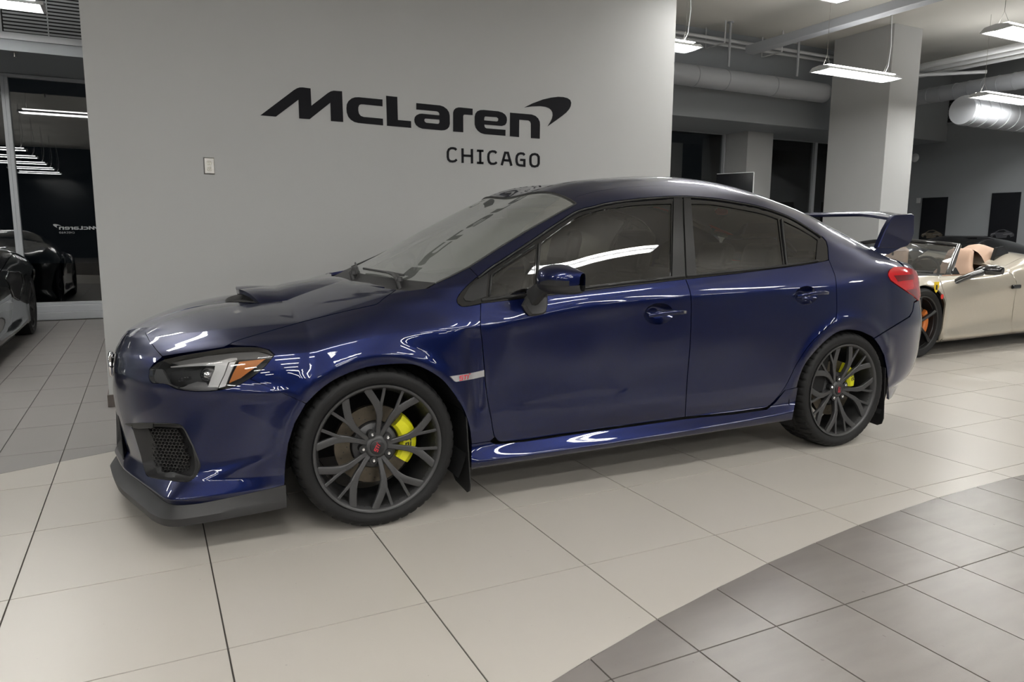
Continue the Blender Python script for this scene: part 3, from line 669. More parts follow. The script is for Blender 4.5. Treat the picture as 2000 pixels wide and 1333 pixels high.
def loft_rows(P, u, K):
    d = np.diff(P, axis=1); ch = np.sqrt((d**2).sum(2))+1e-6       # (nu, R-1)
    sl = d/ch[..., None]; m = np.zeros_like(P)
    m[:, 1:-1] = (sl[:, :-1]*ch[:, 1:, None]+sl[:, 1:]*ch[:, :-1, None])/(ch[:, :-1]+ch[:, 1:])[..., None]
    m[:, 0] = sl[:, 0]; m[:, -1] = sl[:, -1]; m[:, -1, 2] *= .0
    out = []
    for i in range(NR-1):
        sa = sharp_at(i, u)[:, None]; sb = sharp_at(i+1, u)[:, None]
        ma = (1-sa)*m[:, i]+sa*sl[:, i]; mb = (1-sb)*m[:, i+1]+sb*sl[:, i]
        h = ch[:, i][:, None]
        for k in range(K if i < NR-2 else K+1):
            s = k/K
            if i == 10:      # side glass: plain convex arc between belt and roof
                kk = (np.clip((u-.42)/.15, 0, 1)*np.clip((2.62-u)/.25, 0, 1))[:, None] if NR == 15 else 0.0
                hm = (2*s**3-3*s**2+1)*P[:, i]+(s**3-2*s**2+s)*h*ma+(-2*s**3+3*s**2)*P[:, i+1]+(s**3-s**2)*h*mb
                ar = P[:, i]*(1-s)+P[:, i+1]*s+np.array([0, .9, .4])*(.10*h**2*4*s*(1-s))
                out.append(hm*(1-kk)+ar*kk); continue
            out.append((2*s**3-3*s**2+1)*P[:, i]+(s**3-2*s**2+s)*h*ma+(-2*s**3+3*s**2)*P[:, i+1]+(s**3-s**2)*h*mb)
    return np.stack(out, 1)
class Surf:
    """dense grid G[nu, nv, 3] over (u, v) with smooth normals and ray hits"""
    def __init__(s, us, vs, G):
        s.us, s.vs, s.G = us, vs, G
        du = np.gradient(G, axis=0); dv = np.gradient(G, axis=1)
        n = np.cross(dv, du); n /= np.linalg.norm(n, axis=2, keepdims=True)+1e-12
        s.N = n; nu, nv = len(us), len(vs)
        idx = np.arange(nu*nv).reshape(nu, nv)
        a, b, c, d = idx[:-1, :-1].ravel(), idx[1:, :-1].ravel(), idx[1:, 1:].ravel(), idx[:-1, 1:].ravel()
        s.tri = np.concatenate([np.stack([a, b, c], 1), np.stack([a, c, d], 1)]); s.half = len(a)
        s.bvh = BVHTree.FromPolygons([tuple(p) for p in G.reshape(-1, 3)], [tuple(t) for t in s.tri.tolist()])
    def ray_uv(s, o, d):
        h = s.bvh.ray_cast(Vector(o), Vector(d))
        if h[0] is None: return None
        t = s.tri[h[2]]; P = s.G.reshape(-1, 3)[t]; nv = len(s.vs)
        A = np.stack([P[1]-P[0], P[2]-P[0]], 1); c = np.linalg.lstsq(A, np.array(h[0])-P[0], rcond=None)[0]
        w = np.array([1-c.sum(), c[0], c[1]]); iu, iv = t//nv, t % nv
        return np.array([w@s.us[iu], w@s.vs[iv]])
    def px(s, u, v):
        r = s.ray_uv(CC, cray(u, v)/np.linalg.norm(cray(u, v)))
        if r is None:      # just off the silhouette: take the nearest surface point to the ray
            d = cray(u, v); d = d/np.linalg.norm(d); Q = s.G.reshape(-1, 3)-CC
            t = Q@d; e = ((Q-t[:, None]*d)**2).sum(1); k = int(e.argmin()); nv = len(s.vs)
            r = np.array([s.us[k//nv], s.vs[k % nv]])
        return r
    def _ip(s, A, uv):
        uv = np.atleast_2d(uv); fu = np.interp(uv[:, 0], s.us, np.arange(len(s.us))); fv = np.interp(uv[:, 1], s.vs, np.arange(len(s.vs)))
        i = np.clip(fu.astype(int), 0, len(s.us)-2); j = np.clip(fv.astype(int), 0, len(s.vs)-2); a = (fu-i)[:, None]; b = (fv-j)[:, None]
        return A[i, j]*(1-a)*(1-b)+A[i+1, j]*a*(1-b)+A[i, j+1]*(1-a)*b+A[i+1, j+1]*a*b
    def pos(s, uv): return s._ip(s.G, uv)
    def nrm(s, uv): n = s._ip(s.N, uv); return n/(np.linalg.norm(n, axis=1, keepdims=True)+1e-12)
    def at(s, u, v, off=0.0): uv = np.array([[u, v]]); return (s.pos(uv)+s.nrm(uv)*off)[0]
def build_body():
    us = np.unique(np.concatenate([np.linspace(UMIN, X0, 150), np.linspace(X0, X1, 330), np.linspace(X1, UMAX, 90)]))
    K = 14; P = row_points(us); G = loft_rows(P, us, K); vs = np.arange(G.shape[1])/K
    x, w, z = G[..., 0], G[..., 1], G[..., 2]
    add = np.zeros_like(w)
    for xc, zc, R, amp in ((0.0, .33, .385, .010), (WB, .335, .395, .012)):      # lips round the wheel arches
        r = np.hypot(x-xc, z-zc); add += amp*np.exp(-((r-R)/.035)**2)*(z < .86)*np.clip((z-.3)/.08, 0, 1)
    # recess behind the front wheel blister
    add -= .014*np.exp(-((x-.415-.06*(.62-z))/.030)**2)*np.clip((z-.36)/.1, 0, 1)*np.clip((.80-z)/.04, 0, 1)
    # bumper: ridge under the headlamp and the flared lower blade
    fr = np.clip((-.30-x)/.12, 0, 1)
    add += .010*fr*np.exp(-((z-.615+.05*np.clip(x+.75, -.3, .5))/.022)**2)
    zl = .232+(x+.85)*.30
    fd = np.clip((-.34-x)/.30, 0, 1)*np.clip((w-.05)/.2, 0, 1)
    add += .014*fd/(1+np.exp(np.clip((z-zl)/.007, -40, 40)))
    G[..., 1] = w+add
    return Surf(us, vs, G)
S = build_body()

# ---------------------------------------------------------------- panels trimmed out of a master surface
def dense(pts, step=6.0, closed=True):
    out = []; n = len(pts)
    for i in range(n if closed else n-1):
        a, b = np.array(pts[i], float), np.array(pts[(i+1) % n], float)
        k = max(1, int(np.ceil(np.hypot(*(b-a))/step)))
        out += [a+(b-a)*j/k for j in range(k)]
    if not closed: out.append(np.array(pts[-1], float))
    return out
def curve(pts, step=6.0, closed=False):
    """Catmull-Rom through pixel points"""
    p = [np.array(q, float) for q in pts]; n = len(p); out = []
    for i in range(n if closed else n-1):
        p0 = p[i-1] if (closed or i > 0) else 2*p[0]-p[1]; p1 = p[i]; p2 = p[(i+1) % n]
        p3 = p[(i+2) % n] if (closed or i+2 < n) else 2*p[-1]-p[-2]
        k = max(2, int(np.hypot(*(p2-p1))/step))
        for j in range(k):
            t = j/k; out.append(.5*((2*p1)+(-p0+p2)*t+(2*p0-5*p1+4*p2-p3)*t*t+(-p0+3*p1-3*p2+p3)*t**3))
    if not closed: out.append(p[-1])
    return [tuple(q) for q in out]
def shrink(poly, d):
    p = np.array(poly, float); n = len(p); x, y = p[:, 0], p[:, 1]
    sg = 1.0 if (np.dot(x, np.roll(y, -1))-np.dot(y, np.roll(x, -1))) > 0 else -1.0
    out = []
    for i in range(n):
        a = p[i]-p[i-1]; b = p[(i+1) % n]-p[i]; a /= np.hypot(*a)+1e-9; b /= np.hypot(*b)+1e-9
        na = np.array([-a[1], a[0]])*sg; nb = np.array([-b[1], b[0]])*sg; m = na+nb; l = np.hypot(*m)
        m = na if l < .3 else m/l; k = d/max(.5, m@na)
        out.append(p[i]+m*k)
    return out
def panel_mesh(name, srf, uvpoly, holes=(), gu=.026, gv=.125, off=0.0, flange=.016, sym=False):
    """triangulate a (u,v) outline on a surface, lift it, add an inward rim"""
    poly = [tuple(p) for p in uvpoly]; a = np.array(poly)
    hs = [[tuple(p) for p in h] for h in holes]
    us = np.arange(math.floor(a[:, 0].min()/gu)*gu, a[:, 0].max(), gu); vs = np.arange(math.floor(a[:, 1].min()/gv)*gv, a[:, 1].max(), gv)
    SC = 1.0/(gv/gu)                     # make the grid square for the triangulation
    rings = [a]+[np.array(h) for h in hs]; ext = []
    for u in us:
        for v in vs:
            if not inpoly((u, v), rings[0]) or any(inpoly((u, v), h) for h in rings[1:]): continue
            ok = True
            for rg in rings:
                d2 = ((rg[:, 0]-u)/gu)**2+((rg[:, 1]-v)/gv)**2
                if d2.min() < .12: ok = False; break
            if ok: ext.append((u, v*SC))
    V, F = fill([(p[0], p[1]*SC) for p in poly], [[(p[0], p[1]*SC) for p in h] for h in hs], ext)
    uv = V.copy(); uv[:, 1] /= SC
    P = srf.pos(uv); Nn = srf.nrm(uv); P = P+Nn*off; n = len(P)
    # orient outwards
    f0 = []
    for f in F:
        c = np.cross(P[f[1]]-P[f[0]], P[f[2]]-P[f[0]])
        f0.append(tuple(f) if c@Nn[f[0]] > 0 else tuple(f)[::-1])
    verts = [L3(p) for p in P]+[L3(p) for p in (P-Nn*flange)]; faces = [tuple(reversed(f)) for f in f0]
    ed = set()
    for f in faces:
        for i in range(len(f)): ed.add((f[i], f[(i+1) % len(f)]))
    rim = [(b, a_, a_+n, b+n) for (a_, b) in ed if (b, a_) not in ed]
    nl = np.array([(q[0], -q[1], q[2]) for q in Nn])
    if sym:
        rim = [r for r in rim if not (P[r[0]][1] < 2e-3 and P[r[1]][1] < 2e-3)]
        nl[P[:, 1] < 2e-3, 1] = 0.0
        b = len(verts); nf = len(faces)
        verts = verts+[(v[0], -v[1], v[2]) for v in verts]
        faces = faces+[tuple(b+i for i in reversed(f)) for f in faces]; rim = rim+[tuple(b+i for i in reversed(f)) for f in rim]
        nl = np.concatenate([nl, nl*0, nl*np.array([1, -1, 1]), nl*0])
    me = bpy.data.meshes.new(name); me.from_pydata(verts, [], faces+rim)
    for p in me.polygons: p.use_smooth = True
    LN = []
    for p in me.polygons:
        if p.index < len(faces): LN += [tuple(nl[i]) for i in p.vertices]
        else: LN += [tuple(p.normal)]*len(p.vertices)
    me.normals_split_custom_set(LN)
    return me
def outline(srf, pts, gap=0.0, step=6.0):
    """mixed outline: (x,y) photo pixels, or ('uv',u,v) surface points -> uv polygon"""
    if all(not isinstance(p[0], str) for p in pts):
        q = dense(pts, step)
        if gap: q = shrink(q, gap)
        return [srf.px(*p) for p in q]
    uv = [np.array(p[1:]) if isinstance(p[0], str) else srf.px(*p) for p in pts]
    out = []
    for i in range(len(uv)):
        a, b = uv[i], uv[(i+1) % len(uv)]; k = max(1, int(np.hypot((b-a)[0]/.03, (b-a)[1]/.15)))
        out += [a+(b-a)*j/k for j in range(k)]
    if gap:
        q = shrink([(p[0], p[1]*.1) for p in out], gap*.0024); out = [np.array([p[0], p[1]*10]) for p in q]
    return out
# ================================================================= BLUE SEDAN: body panels
def paint(name, c, flake=.25):
    m = mat(name, c, .34, .85, .35, 1.0, .010); nt = m.node_tree; b = nt.nodes['Principled BSDF']
    tc = nt.nodes.new('ShaderNodeTexCoord'); vo = nt.nodes.new('ShaderNodeTexVoronoi'); vo.inputs['Scale'].default_value = 900
    nt.links.new(tc.outputs['Object'], vo.inputs['Vector'])
    mx = nt.nodes.new('ShaderNodeMix'); mx.data_type = 'RGBA'; mx.inputs[6].default_value = tuple(x*(1-flake) for x in c[:3])+(1,); mx.inputs[7].default_value = tuple(x*(1+flake) for x in c[:3])+(1,)
    sp = nt.nodes.new('ShaderNodeSeparateColor'); nt.links.new(vo.outputs['Color'], sp.inputs[0]); nt.links.new(sp.outputs[0], mx.inputs[0]); nt.links.new(mx.outputs[2], b.inputs['Base Color'])
    return m
M['blue'] = paint('navy_pearl_paint', (.0024, .0075, .057))
M['gloss_blk'] = mat('gloss_black', (.006, .006, .007), .08, coat=.5)
M['satin'] = mat('satin_dark_trim', (.014, .014, .0145), .40, spec=.3)
M['plastic'] = mat('textured_black_plastic', (.022, .022, .023), .5, bump=.15, bscale=500)
M['tint'] = glass('dark_tinted_glass', (.36, .36, .32), ior=1.5)
M['clear'] = glass('windscreen_glass', (.62, .68, .64), ior=3.4, haze=.11)
M['chrome'] = mat('chrome', (.75, .75, .76), .06, 1.0)
M['rubber'] = mat('tyre_rubber', (.008, .008, .0085), .62, spec=.3, bump=.2, bscale=250)
M['gunmetal'] = mat('gunmetal_wheel', (.055, .055, .057), .40, .35, bump=.02, bscale=300)
car = empty('sports_sedan', (CO[0], CO[1], 0), PSI)
tag(car, 'dark blue sports sedan with a tall rear wing parked before the feature wall', 'car')
def put(name, me, mt, parent=car, mirror=True, label=None):
    o = link(name, me, parent, mt)
    if label: o['label'] = label
    if mirror:
        f = link(name, me, parent); f.scale = (1, -1, 1)
        if label: f['label'] = label
    return o
GAP = .75
gapA = [(939, 594), (938.5, 638.5), (942, 670), (945.5, 715), (948, 745), (951.5, 775), (959, 817), (964, 847), (966.5, 854.5)]
gapB = [(1339, 545), (1348.7, 575), (1350, 613), (1347.5, 676), (1342.4, 739), (1338, 815)]
gapC = [(1619, 508), (1626, 525), (1633, 550), (1634.5, 609), (1630, 626), (1615.5, 640), (1586, 668), (1557, 710), (1536, 752), (1515, 781), (1498, 796)]
belt = curve([(939, 593), (1050, 580), (1200, 561.5), (1339, 545.5)]); belt2 = curve([(1339, 545.5), (1450, 533), (1560, 519), (1603, 511.5), (1619, 508)])
doorF = belt[:-1]+curve(gapB)[:-1]+curve([(1338, 815), (1230, 830), (1100, 848), (1025, 859), (982, 863.5), (972.5, 861), (966.5, 854.5)])[:-1]+curve(gapA[::-1])[:-1]
doorR = belt2[:-1]+curve(gapC)[:-1]+curve([(1498, 796), (1430, 806), (1338, 815)])[:-1]+curve(gapB[::-1])[:-1]
archF = curve([(598, 789), (628, 760), (662, 738), (713, 719), (774, 711.5), (815, 715), (858, 738), (882, 764), (903, 796), (912, 818), (918, 842), (921, 868)])
hoodgap = curve([(440, 678), (455, 669), (480, 660), (540, 643), (600, 626.5), (666, 610), (711, 600), (736, 594), (747, 585), (774, 566)])
fender = [(489, 741), (518, 716), (536, 693.5), (527, 684.5), (500, 677), (464, 676)]+hoodgap[1:]+[(800, 567.5), (836, 563), (852, 553), (880, 540), (916.8, 523), (933.4, 539.6)]+curve([(933.4, 540), (915, 556), (900, 572), (893, 584), (894, 593), (903, 599), (920, 597.5), (938.5, 594.5)])[1:-1]+curve(gapA)[:-1]+[(966, 855), (957, 863), (921, 868)]+archF[::-1][1:]
def ell(cx_, cy_, rx, ry, tilt=0.0, n=28): return [(cx_+rx*math.cos(a)*math.cos(tilt)-ry*math.sin(a)*math.sin(tilt), cy_+rx*math.cos(a)*math.sin(tilt)+ry*math.sin(a)*math.cos(tilt)) for a in [2*PI*k/n for k in range(n)]]
cupF = ell(1286.5, 613.5, 29, 21, -.12); cupR = ell(1574.5, 577.5, 22.5, 18.5, -.12)
put('front_door', panel_mesh('front_door', S, outline(S, doorF, GAP), holes=[[S.px(*p) for p in cupF]]), M['blue'])
put('rear_door', panel_mesh('rear_door', S, outline(S, doorR, GAP), holes=[[S.px(*p) for p in cupR]]), M['blue'])
put('front_fender', panel_mesh('front_fender', S, outline(S, fender, GAP)), M['blue'])
# side skirt
skirt = [(921, 868), (957, 863), (968, 868), (982, 867.5), (1025, 863), (1100, 852), (1230, 834), (1338, 819), (1430, 810), (1498, 800.5), (1515, 786), (1534, 762), (1558.5, 757.5), (1553, 790), (1546, 828), (1500, 833), (1380, 851), (1200, 878), (1060, 899), (920, 919)]
put('side_skirt', panel_mesh('side_skirt', S, outline(S, skirt, .5)), M['blue'])
# quarter panel with rear pillar, roof rail and front pillar in one pressing
dlo_top = curve([(933.4, 540), (960, 520), (1000, 494), (1040, 467), (1080, 440), (1125, 412), (1160, 402), (1188, 395), (1251, 387), (1322, 382.5), (1370, 384.5), (1418, 390), (1485, 403), (1544, 424), (1586, 449), (1608, 464)])+[(1614, 471), (1617, 482), (1619, 508)]
archR = curve([(1556, 757), (1562, 735), (1572, 712), (1590, 688.6), (1611.6, 667), (1633, 651), (1655, 645), (1680, 648), (1698, 656), (1707, 661)])
side_uv = [S.px(*p) for p in dense(dlo_top+curve(gapC)[1:-3]+[(1533, 763), (1556, 757)]+archR+[(1776, 618.5), (1782, 608), (1785, 590), (1791, 586), (1782, 578), (1755, 560), (1740, 549.5), (1735, 539), (1735, 531.5), (1740, 525.5), (1746, 523), (1766, 522)], 6, closed=False)]
ws_edge_px = [(852, 553), (880, 540), (916, 522), (972, 486), (1023, 454.5), (1086, 419), (1124, 399)]
wse = [S.px(*p) for p in dense(ws_edge_px, 8, closed=False)]
uh, vh = wse[-1]; ROOFV = 12.3
deck_u = side_uv[-1][0]
rail = [(u, ROOFV) for u in np.linspace(uh+.03, 2.95, 60)]
tailtop = [np.array(p) for p in ((3.02, 12.2), (3.08, 11.8), (3.15, 11.35))]
UP = [p for p in wse if p[0] > side_uv[0][0]-.02]
poly = side_uv+[np.array([3.38, 11.15])]*0+[p for p in tailtop[::-1]]+[np.array(p) for p in rail[::-1]]+UP[::-1]
q = shrink([(p[0], p[1]*.1) for p in poly], .0012); poly = [np.array([p[0], p[1]*10]) for p in q]
put('quarter_panel', panel_mesh('quarter_panel', S, poly), M['blue'])
# windscreen geometry: base curve, top curve lying on the roof surface, side edges on the pillars
E3 = [S.at(*p, -.004) for p in wse]; ne = len(E3)
def vprobe(x, w_):
    r = S.ray_uv((x, max(w_, .004), 2.5), (0, 0, -1)); return r
def ws_top(s):
    e = E3[-1]; x = e[0]-.075*(1-s*s); w_ = e[1]*s; uv = vprobe(x, abs(w_)); return np.array([x, w_, S.at(*uv)[2]-.004 if uv is not None else e[2]])
WT = {}
def wpt(s, t):
    f = t*(ne-1); i = min(max(int(f), 0), ne-2); e = E3[i]*(1-(f-i))+E3[i+1]*(f-i); b = 1-s*s
    lin = np.array([e[0], e[1]*s, e[2]])
    if s not in WT: WT[s] = ws_top(s)-np.array([E3[-1][0], E3[-1][1]*s, E3[-1][2]])
    db = np.array([-.12*b, 0, 0.0])
    return lin+(1-t)*db+t*WT[s]
hdr = [vprobe(*(ws_top(s)[:2]+np.array([.010, 0]))) for s in np.linspace(0, .985, 26)]
# roof, rear glass, boot lid
roof = [('uv', hdr[0][0], 14)]+[('uv', q[0], q[1]) for q in hdr]+[('uv', uh+.03, ROOFV), ('uv', 2.36, ROOFV), ('uv', 2.36, 14)]
put('roof', panel_mesh('roof', S, outline(S, roof, 0), sym=True), M['blue'], mirror=False)
rg = [('uv', 2.37, ROOFV+.05), ('uv', 2.92, ROOFV+.05), ('uv', 3.0, 12.6), ('uv', 3.0, 14), ('uv', 2.37, 14)]
put('rear_window', panel_mesh('rear_window', S, outline(S, rg, 0), sym=True, off=-.004), M['tint'], mirror=False)
bl = [('uv', 3.02, 12.4), ('uv', 3.10, 11.75), ('uv', 3.17, 11.3), ('uv', deck_u, side_uv[-1][1]), ('uv', deck_u+.12, 9.4), ('uv', deck_u+.17, 7.4), ('uv', UMAX, 7.4), ('uv', UMAX, 13.9), ('uv', 3.02, 13.9)]
put('boot_lid', panel_mesh('boot_lid', S, outline(S, bl, .5), sym=True), M['blue'], mirror=False)
# rear bumper
rb = [S.px(*p) for p in dense([(1792, 589), (1786, 592), (1783, 609), (1777, 620), (1708, 662), (1718, 676), (1727, 694), (1732, 719), (1735, 750), (1737, 783)], 6, closed=False)]
u0 = rb[-1][0]
rbp = rb+[np.array([u, .0]) for u in np.linspace(u0+.02, UMAX, 20)]+[np.array([UMAX, 7.3])]+[np.array([u, 7.3]) for u in np.linspace(UMAX, rb[0][0]+.15, 8)]
put('rear_bumper', panel_mesh('rear_bumper', S, rbp, sym=True), M['blue'], mirror=False)
# bonnet
hood_px = curve([(283, 633), (281, 640), (284, 651), (290, 663), (302, 679.5), (317, 696)])+[(356, 690), (400, 684), (437, 678.5)]+hoodgap[1:]+curve([(774, 566), (757, 564), (735, 560.5), (712, 556)])[1:]
hu = [S.px(*p) for p in dense(hood_px, 6, closed=False)]
ucow = .03
huv = hu[:-1]+[np.array([ .115-.0, 12.6]), np.array([.06, 13.2]), np.array([ucow, 14.0])]+[np.array([hu[0][0], 14.0])]
HOODV0 = hu[0]
def hoodfront(n=16):   # hood leading edge carried round the nose to the centreline
    a = hu[0]; return [np.array([a[0]+(UMIN-a[0])*t, a[1]+(12.35-a[1])*t**.7]) for t in np.linspace(0, 1, n)][::-1]
front = hoodfront()
huv = front+hu[1:-3]+[np.array([.125, 12.0]), np.array([.105, 12.5]), np.array([.06, 13.2]), np.array([ucow, 14.0])]+[np.array([u, 14.0]) for u in np.linspace(ucow-.05, UMIN, 40)]
q = shrink([(p[0], p[1]*.1) for p in huv], .0016); huv = [np.array([p[0], min(14.0, p[1]*10)]) for p in q]
put('hood', panel_mesh('hood', S, huv, sym=True, gu=.03), M['blue'], mirror=False)
# front bumper: from the bonnet edge down to the lip, round the nose
lip_top = [(555, 948), (520, 957), (480, 967), (440, 977), (412, 983), (385, 985)]
lu = [S.px(*p) for p in dense(lip_top, 8, closed=False)]
head_px = curve([(290, 737), (296, 749), (323, 750.5), (344, 761), (380, 765.5), (422, 764), (461, 755), (488, 740)])
head_low = [S.px(*p) for p in dense(head_px, 6, closed=False)]
head_front = [S.px(*p) for p in dense([(317, 697), (300, 710), (291, 722), (290, 737)], 5, closed=False)]
bp = front[:]+[S.px(*p) for p in dense([(284, 652), (290, 664), (302, 680.5), (316, 697)], 5, closed=False)]+head_front[1:]+head_low[1:]+[S.px(*p) for p in dense([(489, 742), (540, 763), (597, 789)], 6, closed=False)]+[S.px(*p) for p in dense([(575, 827), (563, 865), (557, 905), (555, 948)], 6, closed=False)]+lu[1:]
ue, ve = lu[-1]
bp += [np.array([u, v]) for u, v in zip(np.linspace(ue-.03, UMIN, 40), np.interp(np.linspace(ue-.03, UMIN, 40), [UMIN, -1.0, ue], [1.2, 1.2, ve]))]
fog_out = [(258, 829), (300, 826.5), (340, 827.5), (352, 830), (362, 840), (378, 872), (391, 905), (391, 915), (384, 930), (372, 940), (360, 942.5), (320, 938), (293, 933), (284, 925), (276, 890), (264, 850)]
fog_hole = outline(S, curve(fog_out, 5, closed=True), 0)
put('front_bumper', panel_mesh('front_bumper', S, bp, holes=[fog_hole], sym=True, gu=.02, gv=.1), M['blue'], mirror=False)
# ================================================================= BLUE SEDAN: glass, lamps, wheels, trim
def spanel(name, px, off, mt, mirror=True, parent=car, flange=.006, gu=.03, gv=.2, holes=(), closed_curve=False, step=6, label=None):
    pts = curve(px, step, closed=True) if closed_curve else px
    return put(name, panel_mesh(name, S, outline(S, pts, 0, step), holes=[outline(S, h, 0, step) for h in holes], off=off, flange=flange, gu=gu, gv=gv), mt, parent, mirror, label)
def bowl(name, px, depth, mt, rim=0.0, rings=8, parent=car):
    """round recess pressed into the surface inside a pixel outline"""
    uv = np.array([S.px(*p) for p in px]); c = uv.mean(0); mb = MB(); n = len(uv); R = []
    for k in range(rings+1):
        t = k/rings; q = c+(uv-c)*max(1-t, .001); d = -depth*math.sin(min(1, t*1.6)*PI/2)
        P = S.pos(q)+S.nrm(q)*d; R.append([L3(p) for p in P])
    mb.loft(R, cap=False); me = mb.mesh(name); smooth(me, 60)
    return put(name, me, mt, parent)
def bar(name, pts, hgt, thk, mt, nrm, parent=car, mirror=True, seg=10):
    """rounded bar through car-frame points; hgt along 'up', thk along nrm"""
    P = [np.array(p, float) for p in pts]; R = []
    for i, p in enumerate(P):
        t = P[min(i+1, len(P)-1)]-P[max(i-1, 0)]; t /= np.linalg.norm(t); n = np.array(nrm, float); n -= t*(n@t); n /= np.linalg.norm(n); up = np.cross(t, n)
        h = hgt[i] if isinstance(hgt, (list, tuple)) else hgt; k = thk[i] if isinstance(thk, (list, tuple)) else thk
        R.append([L3(p+up*h/2*np.sign(math.cos(a))*abs(math.cos(a))**.6+n*k/2*np.sign(math.sin(a))*abs(math.sin(a))**.6) for a in [2*PI*j/seg for j in range(seg)]])
    mb = MB(); mb.loft(R); me = mb.mesh(name); smooth(me, 50)
    return put(name, me, mt, parent, mirror)
# ---- door handles
for cup, (a, b), nm_ in ((cupF, ((1264, 616.5), (1335, 609.5)), 0), (cupR, ((1553.5, 579), (1612, 572.5)), 1)):
    bowl('handle_cup', cup, .045, M['blue'])
    pts = []
    for t in np.linspace(0, 1, 9):
        uv = S.px(a[0]+(b[0]-a[0])*t, a[1]+(b[1]-a[1])*t-3*math.sin(t*PI)); pts.append(S.at(*uv, .012+.022*math.sin(t*PI)**.6))
    h = bar('door_handle', pts, [.014, .019, .021, .022, .022, .022, .021, .02, .016], [.012]+[.016]*7+[.02], M['blue'], (0, 1, 0))
    if nm_ == 0:
        k = S.at(*S.px(1329.5, 608.5), .03); MB().lathe([(0, .004), (.006, .003), (.0065, 0)], L3(k), 'y', 14, sign=-1).build('key_lock', M['steel'], h, sm=50)
# ---- side window surround, panes, mouldings
dlo = [(894, 592), (893, 584), (900, 572), (915, 556), (933.4, 540.5)]+dlo_top[1:-1]+[(1618.5, 507.5), (1603, 511), (1560, 518.5), (1450, 532), (1345, 544.5), (1339, 545), (1200, 561), (1050, 579.5), (939, 592.5), (920, 597), (903, 598.5)]
paneA = [(959.5, 577), (963, 538), (985, 522), (1015, 503), (1043, 485), (1048, 482), (1043.5, 566), (1029, 570)]
paneB = curve([(1057.5, 474), (1080, 456), (1125, 425), (1155, 414), (1188, 406.5), (1251, 399.5), (1312, 397.5)])+[(1310.5, 539.5), (1200, 553.5), (1051, 571.5)]
paneC = curve([(1350, 397.5), (1384, 398.5), (1418, 403), (1485, 416), (1520, 427.5)])+[(1531.5, 520.5), (1450, 528), (1358.5, 536)]
paneD = [(1531.5, 431), (1561, 445.5), (1586, 460), (1598, 468.5), (1594.5, 508), (1541, 518)]
spanel('window_surround', dlo, -.003, M['gloss_blk'], holes=[paneA, paneB, paneC, paneD], flange=.02)
for nme, pp in (('quarter_glass', paneA), ('front_side_glass', paneB), ('rear_side_glass', paneC), ('rear_quarter_glass', paneD)):
    spanel(nme, [tuple(q) for q in shrink(dense(pp, 6), -.8)], -.007, M['tint'], flange=0.0005)
spanel('sail_panel', [(905.5, 581), (915, 564), (928, 549.5), (953, 533.5), (949.5, 578.5), (938, 583), (921.6, 589), (909, 587)], .001, M['satin'])
spanel('pillar_cover', [(1316, 387), (1331.5, 386), (1337.5, 540), (1312.5, 542.5)], .002, M['satin'])
spanel('pillar_cover', [(1335, 386), (1349, 387.5), (1360, 536), (1341, 540.5)], .002, M['satin'])
def tubeline(name, px, r, off, mt, mirror=True, n=6, parent=car, step=8):
    pts = [L3(S.at(*S.px(*p), off)) for p in dense(px, step, closed=False)]
    mb = MB(); mb.tube(pts, r, n); me = mb.mesh(name); smooth(me, 60); return put(name, me, mt, parent, mirror)
tubeline('window_moulding', [(p[0]+.6, p[1]+3.0) for p in dlo_top[:-4]], .005, .001, M['satin'])
tubeline('belt_moulding', [(941, 586.5), (1050, 573.5), (1200, 555.5), (1337, 540)], .008, -.002, M['satin'])
tubeline('belt_moulding', [(1342, 539.5), (1450, 528.5), (1535, 519), (1598, 509)], .007, -.002, M['satin'])
tubeline('division_bar', [(1052.5, 477), (1050.5, 520), (1047, 569)], .006, .001, M['satin'])
tubeline('division_bar', [(1526, 428.5), (1531, 475), (1536.5, 519)], .005, .001, M['satin'])
tubeline('glass_frame', [(956, 578), (960, 537), (985, 519), (1046, 478)], .005, .001, M['satin'])
# ---- windscreen
nsx, nt = 41, 30
GW_ = np.array([[wpt(s, t) for t in np.linspace(-.0, 1, nt)] for s in np.linspace(-1, 1, nsx)])
mb = MB(); mb.loft([[L3(p) for p in row] for row in GW_], closed=False, cap=False)
me = mb.mesh('windscreen'); smooth(me, 180); put('windscreen', me, M['clear'], mirror=False)
# black ceramic edge band under the glass and rubber seal
for s in (1,):
    pts = [L3(E3[i]+np.array([0, .004, .004])) for i in range(ne)]
    mb = MB(); mb.tube(pts, .005, 6); put('windscreen_seal', mb.mesh('windscreen_seal'), M['black'])
mb = MB(); mb.tube([L3(wpt(s, 1)+np.array([.004, 0, .003])) for s in np.linspace(-1, 1, 30)], .006, 6); put('header_seal', mb.mesh('header_seal'), M['black'], mirror=False)
mr_ = wpt(0, .86)
bar('rear_view_mirror', [mr_+np.array([.06, -.11, -.02]), mr_+np.array([.05, 0, -.025]), mr_+np.array([.06, .11, -.02])], .06, .03, M['black'], (1, 0, 0), mirror=False)
# cowl between bonnet and glass, with louvres
mb = MB(); ss = np.linspace(-1, 1, 31); R = []
for s in ss:
    a = wpt(s, .0); hw = abs(s)*.715
    hx = np.interp(abs(s), [0, .5, .85, 1], [.02, .05, .10, .135])
    vv = np.interp(hw, [0, .25, .6, .72], [14, 13, 12, 11])
    h = np.array([hx-.03, a[1]*.985, S.at(min(hx, .11), vv)[2]-.03])
    R.append([L3(h), L3(h+np.array([.06, 0, -.0])), L3(a*np.array([1, 1, 1])+np.array([-.035, 0, -.012])), L3(a+np.array([.0, 0, .004]))])
mb.loft(R, closed=False, cap=False); me = mb.mesh('cowl'); smooth(me, 40); cw = put('cowl', me, M['plastic'], mirror=False)
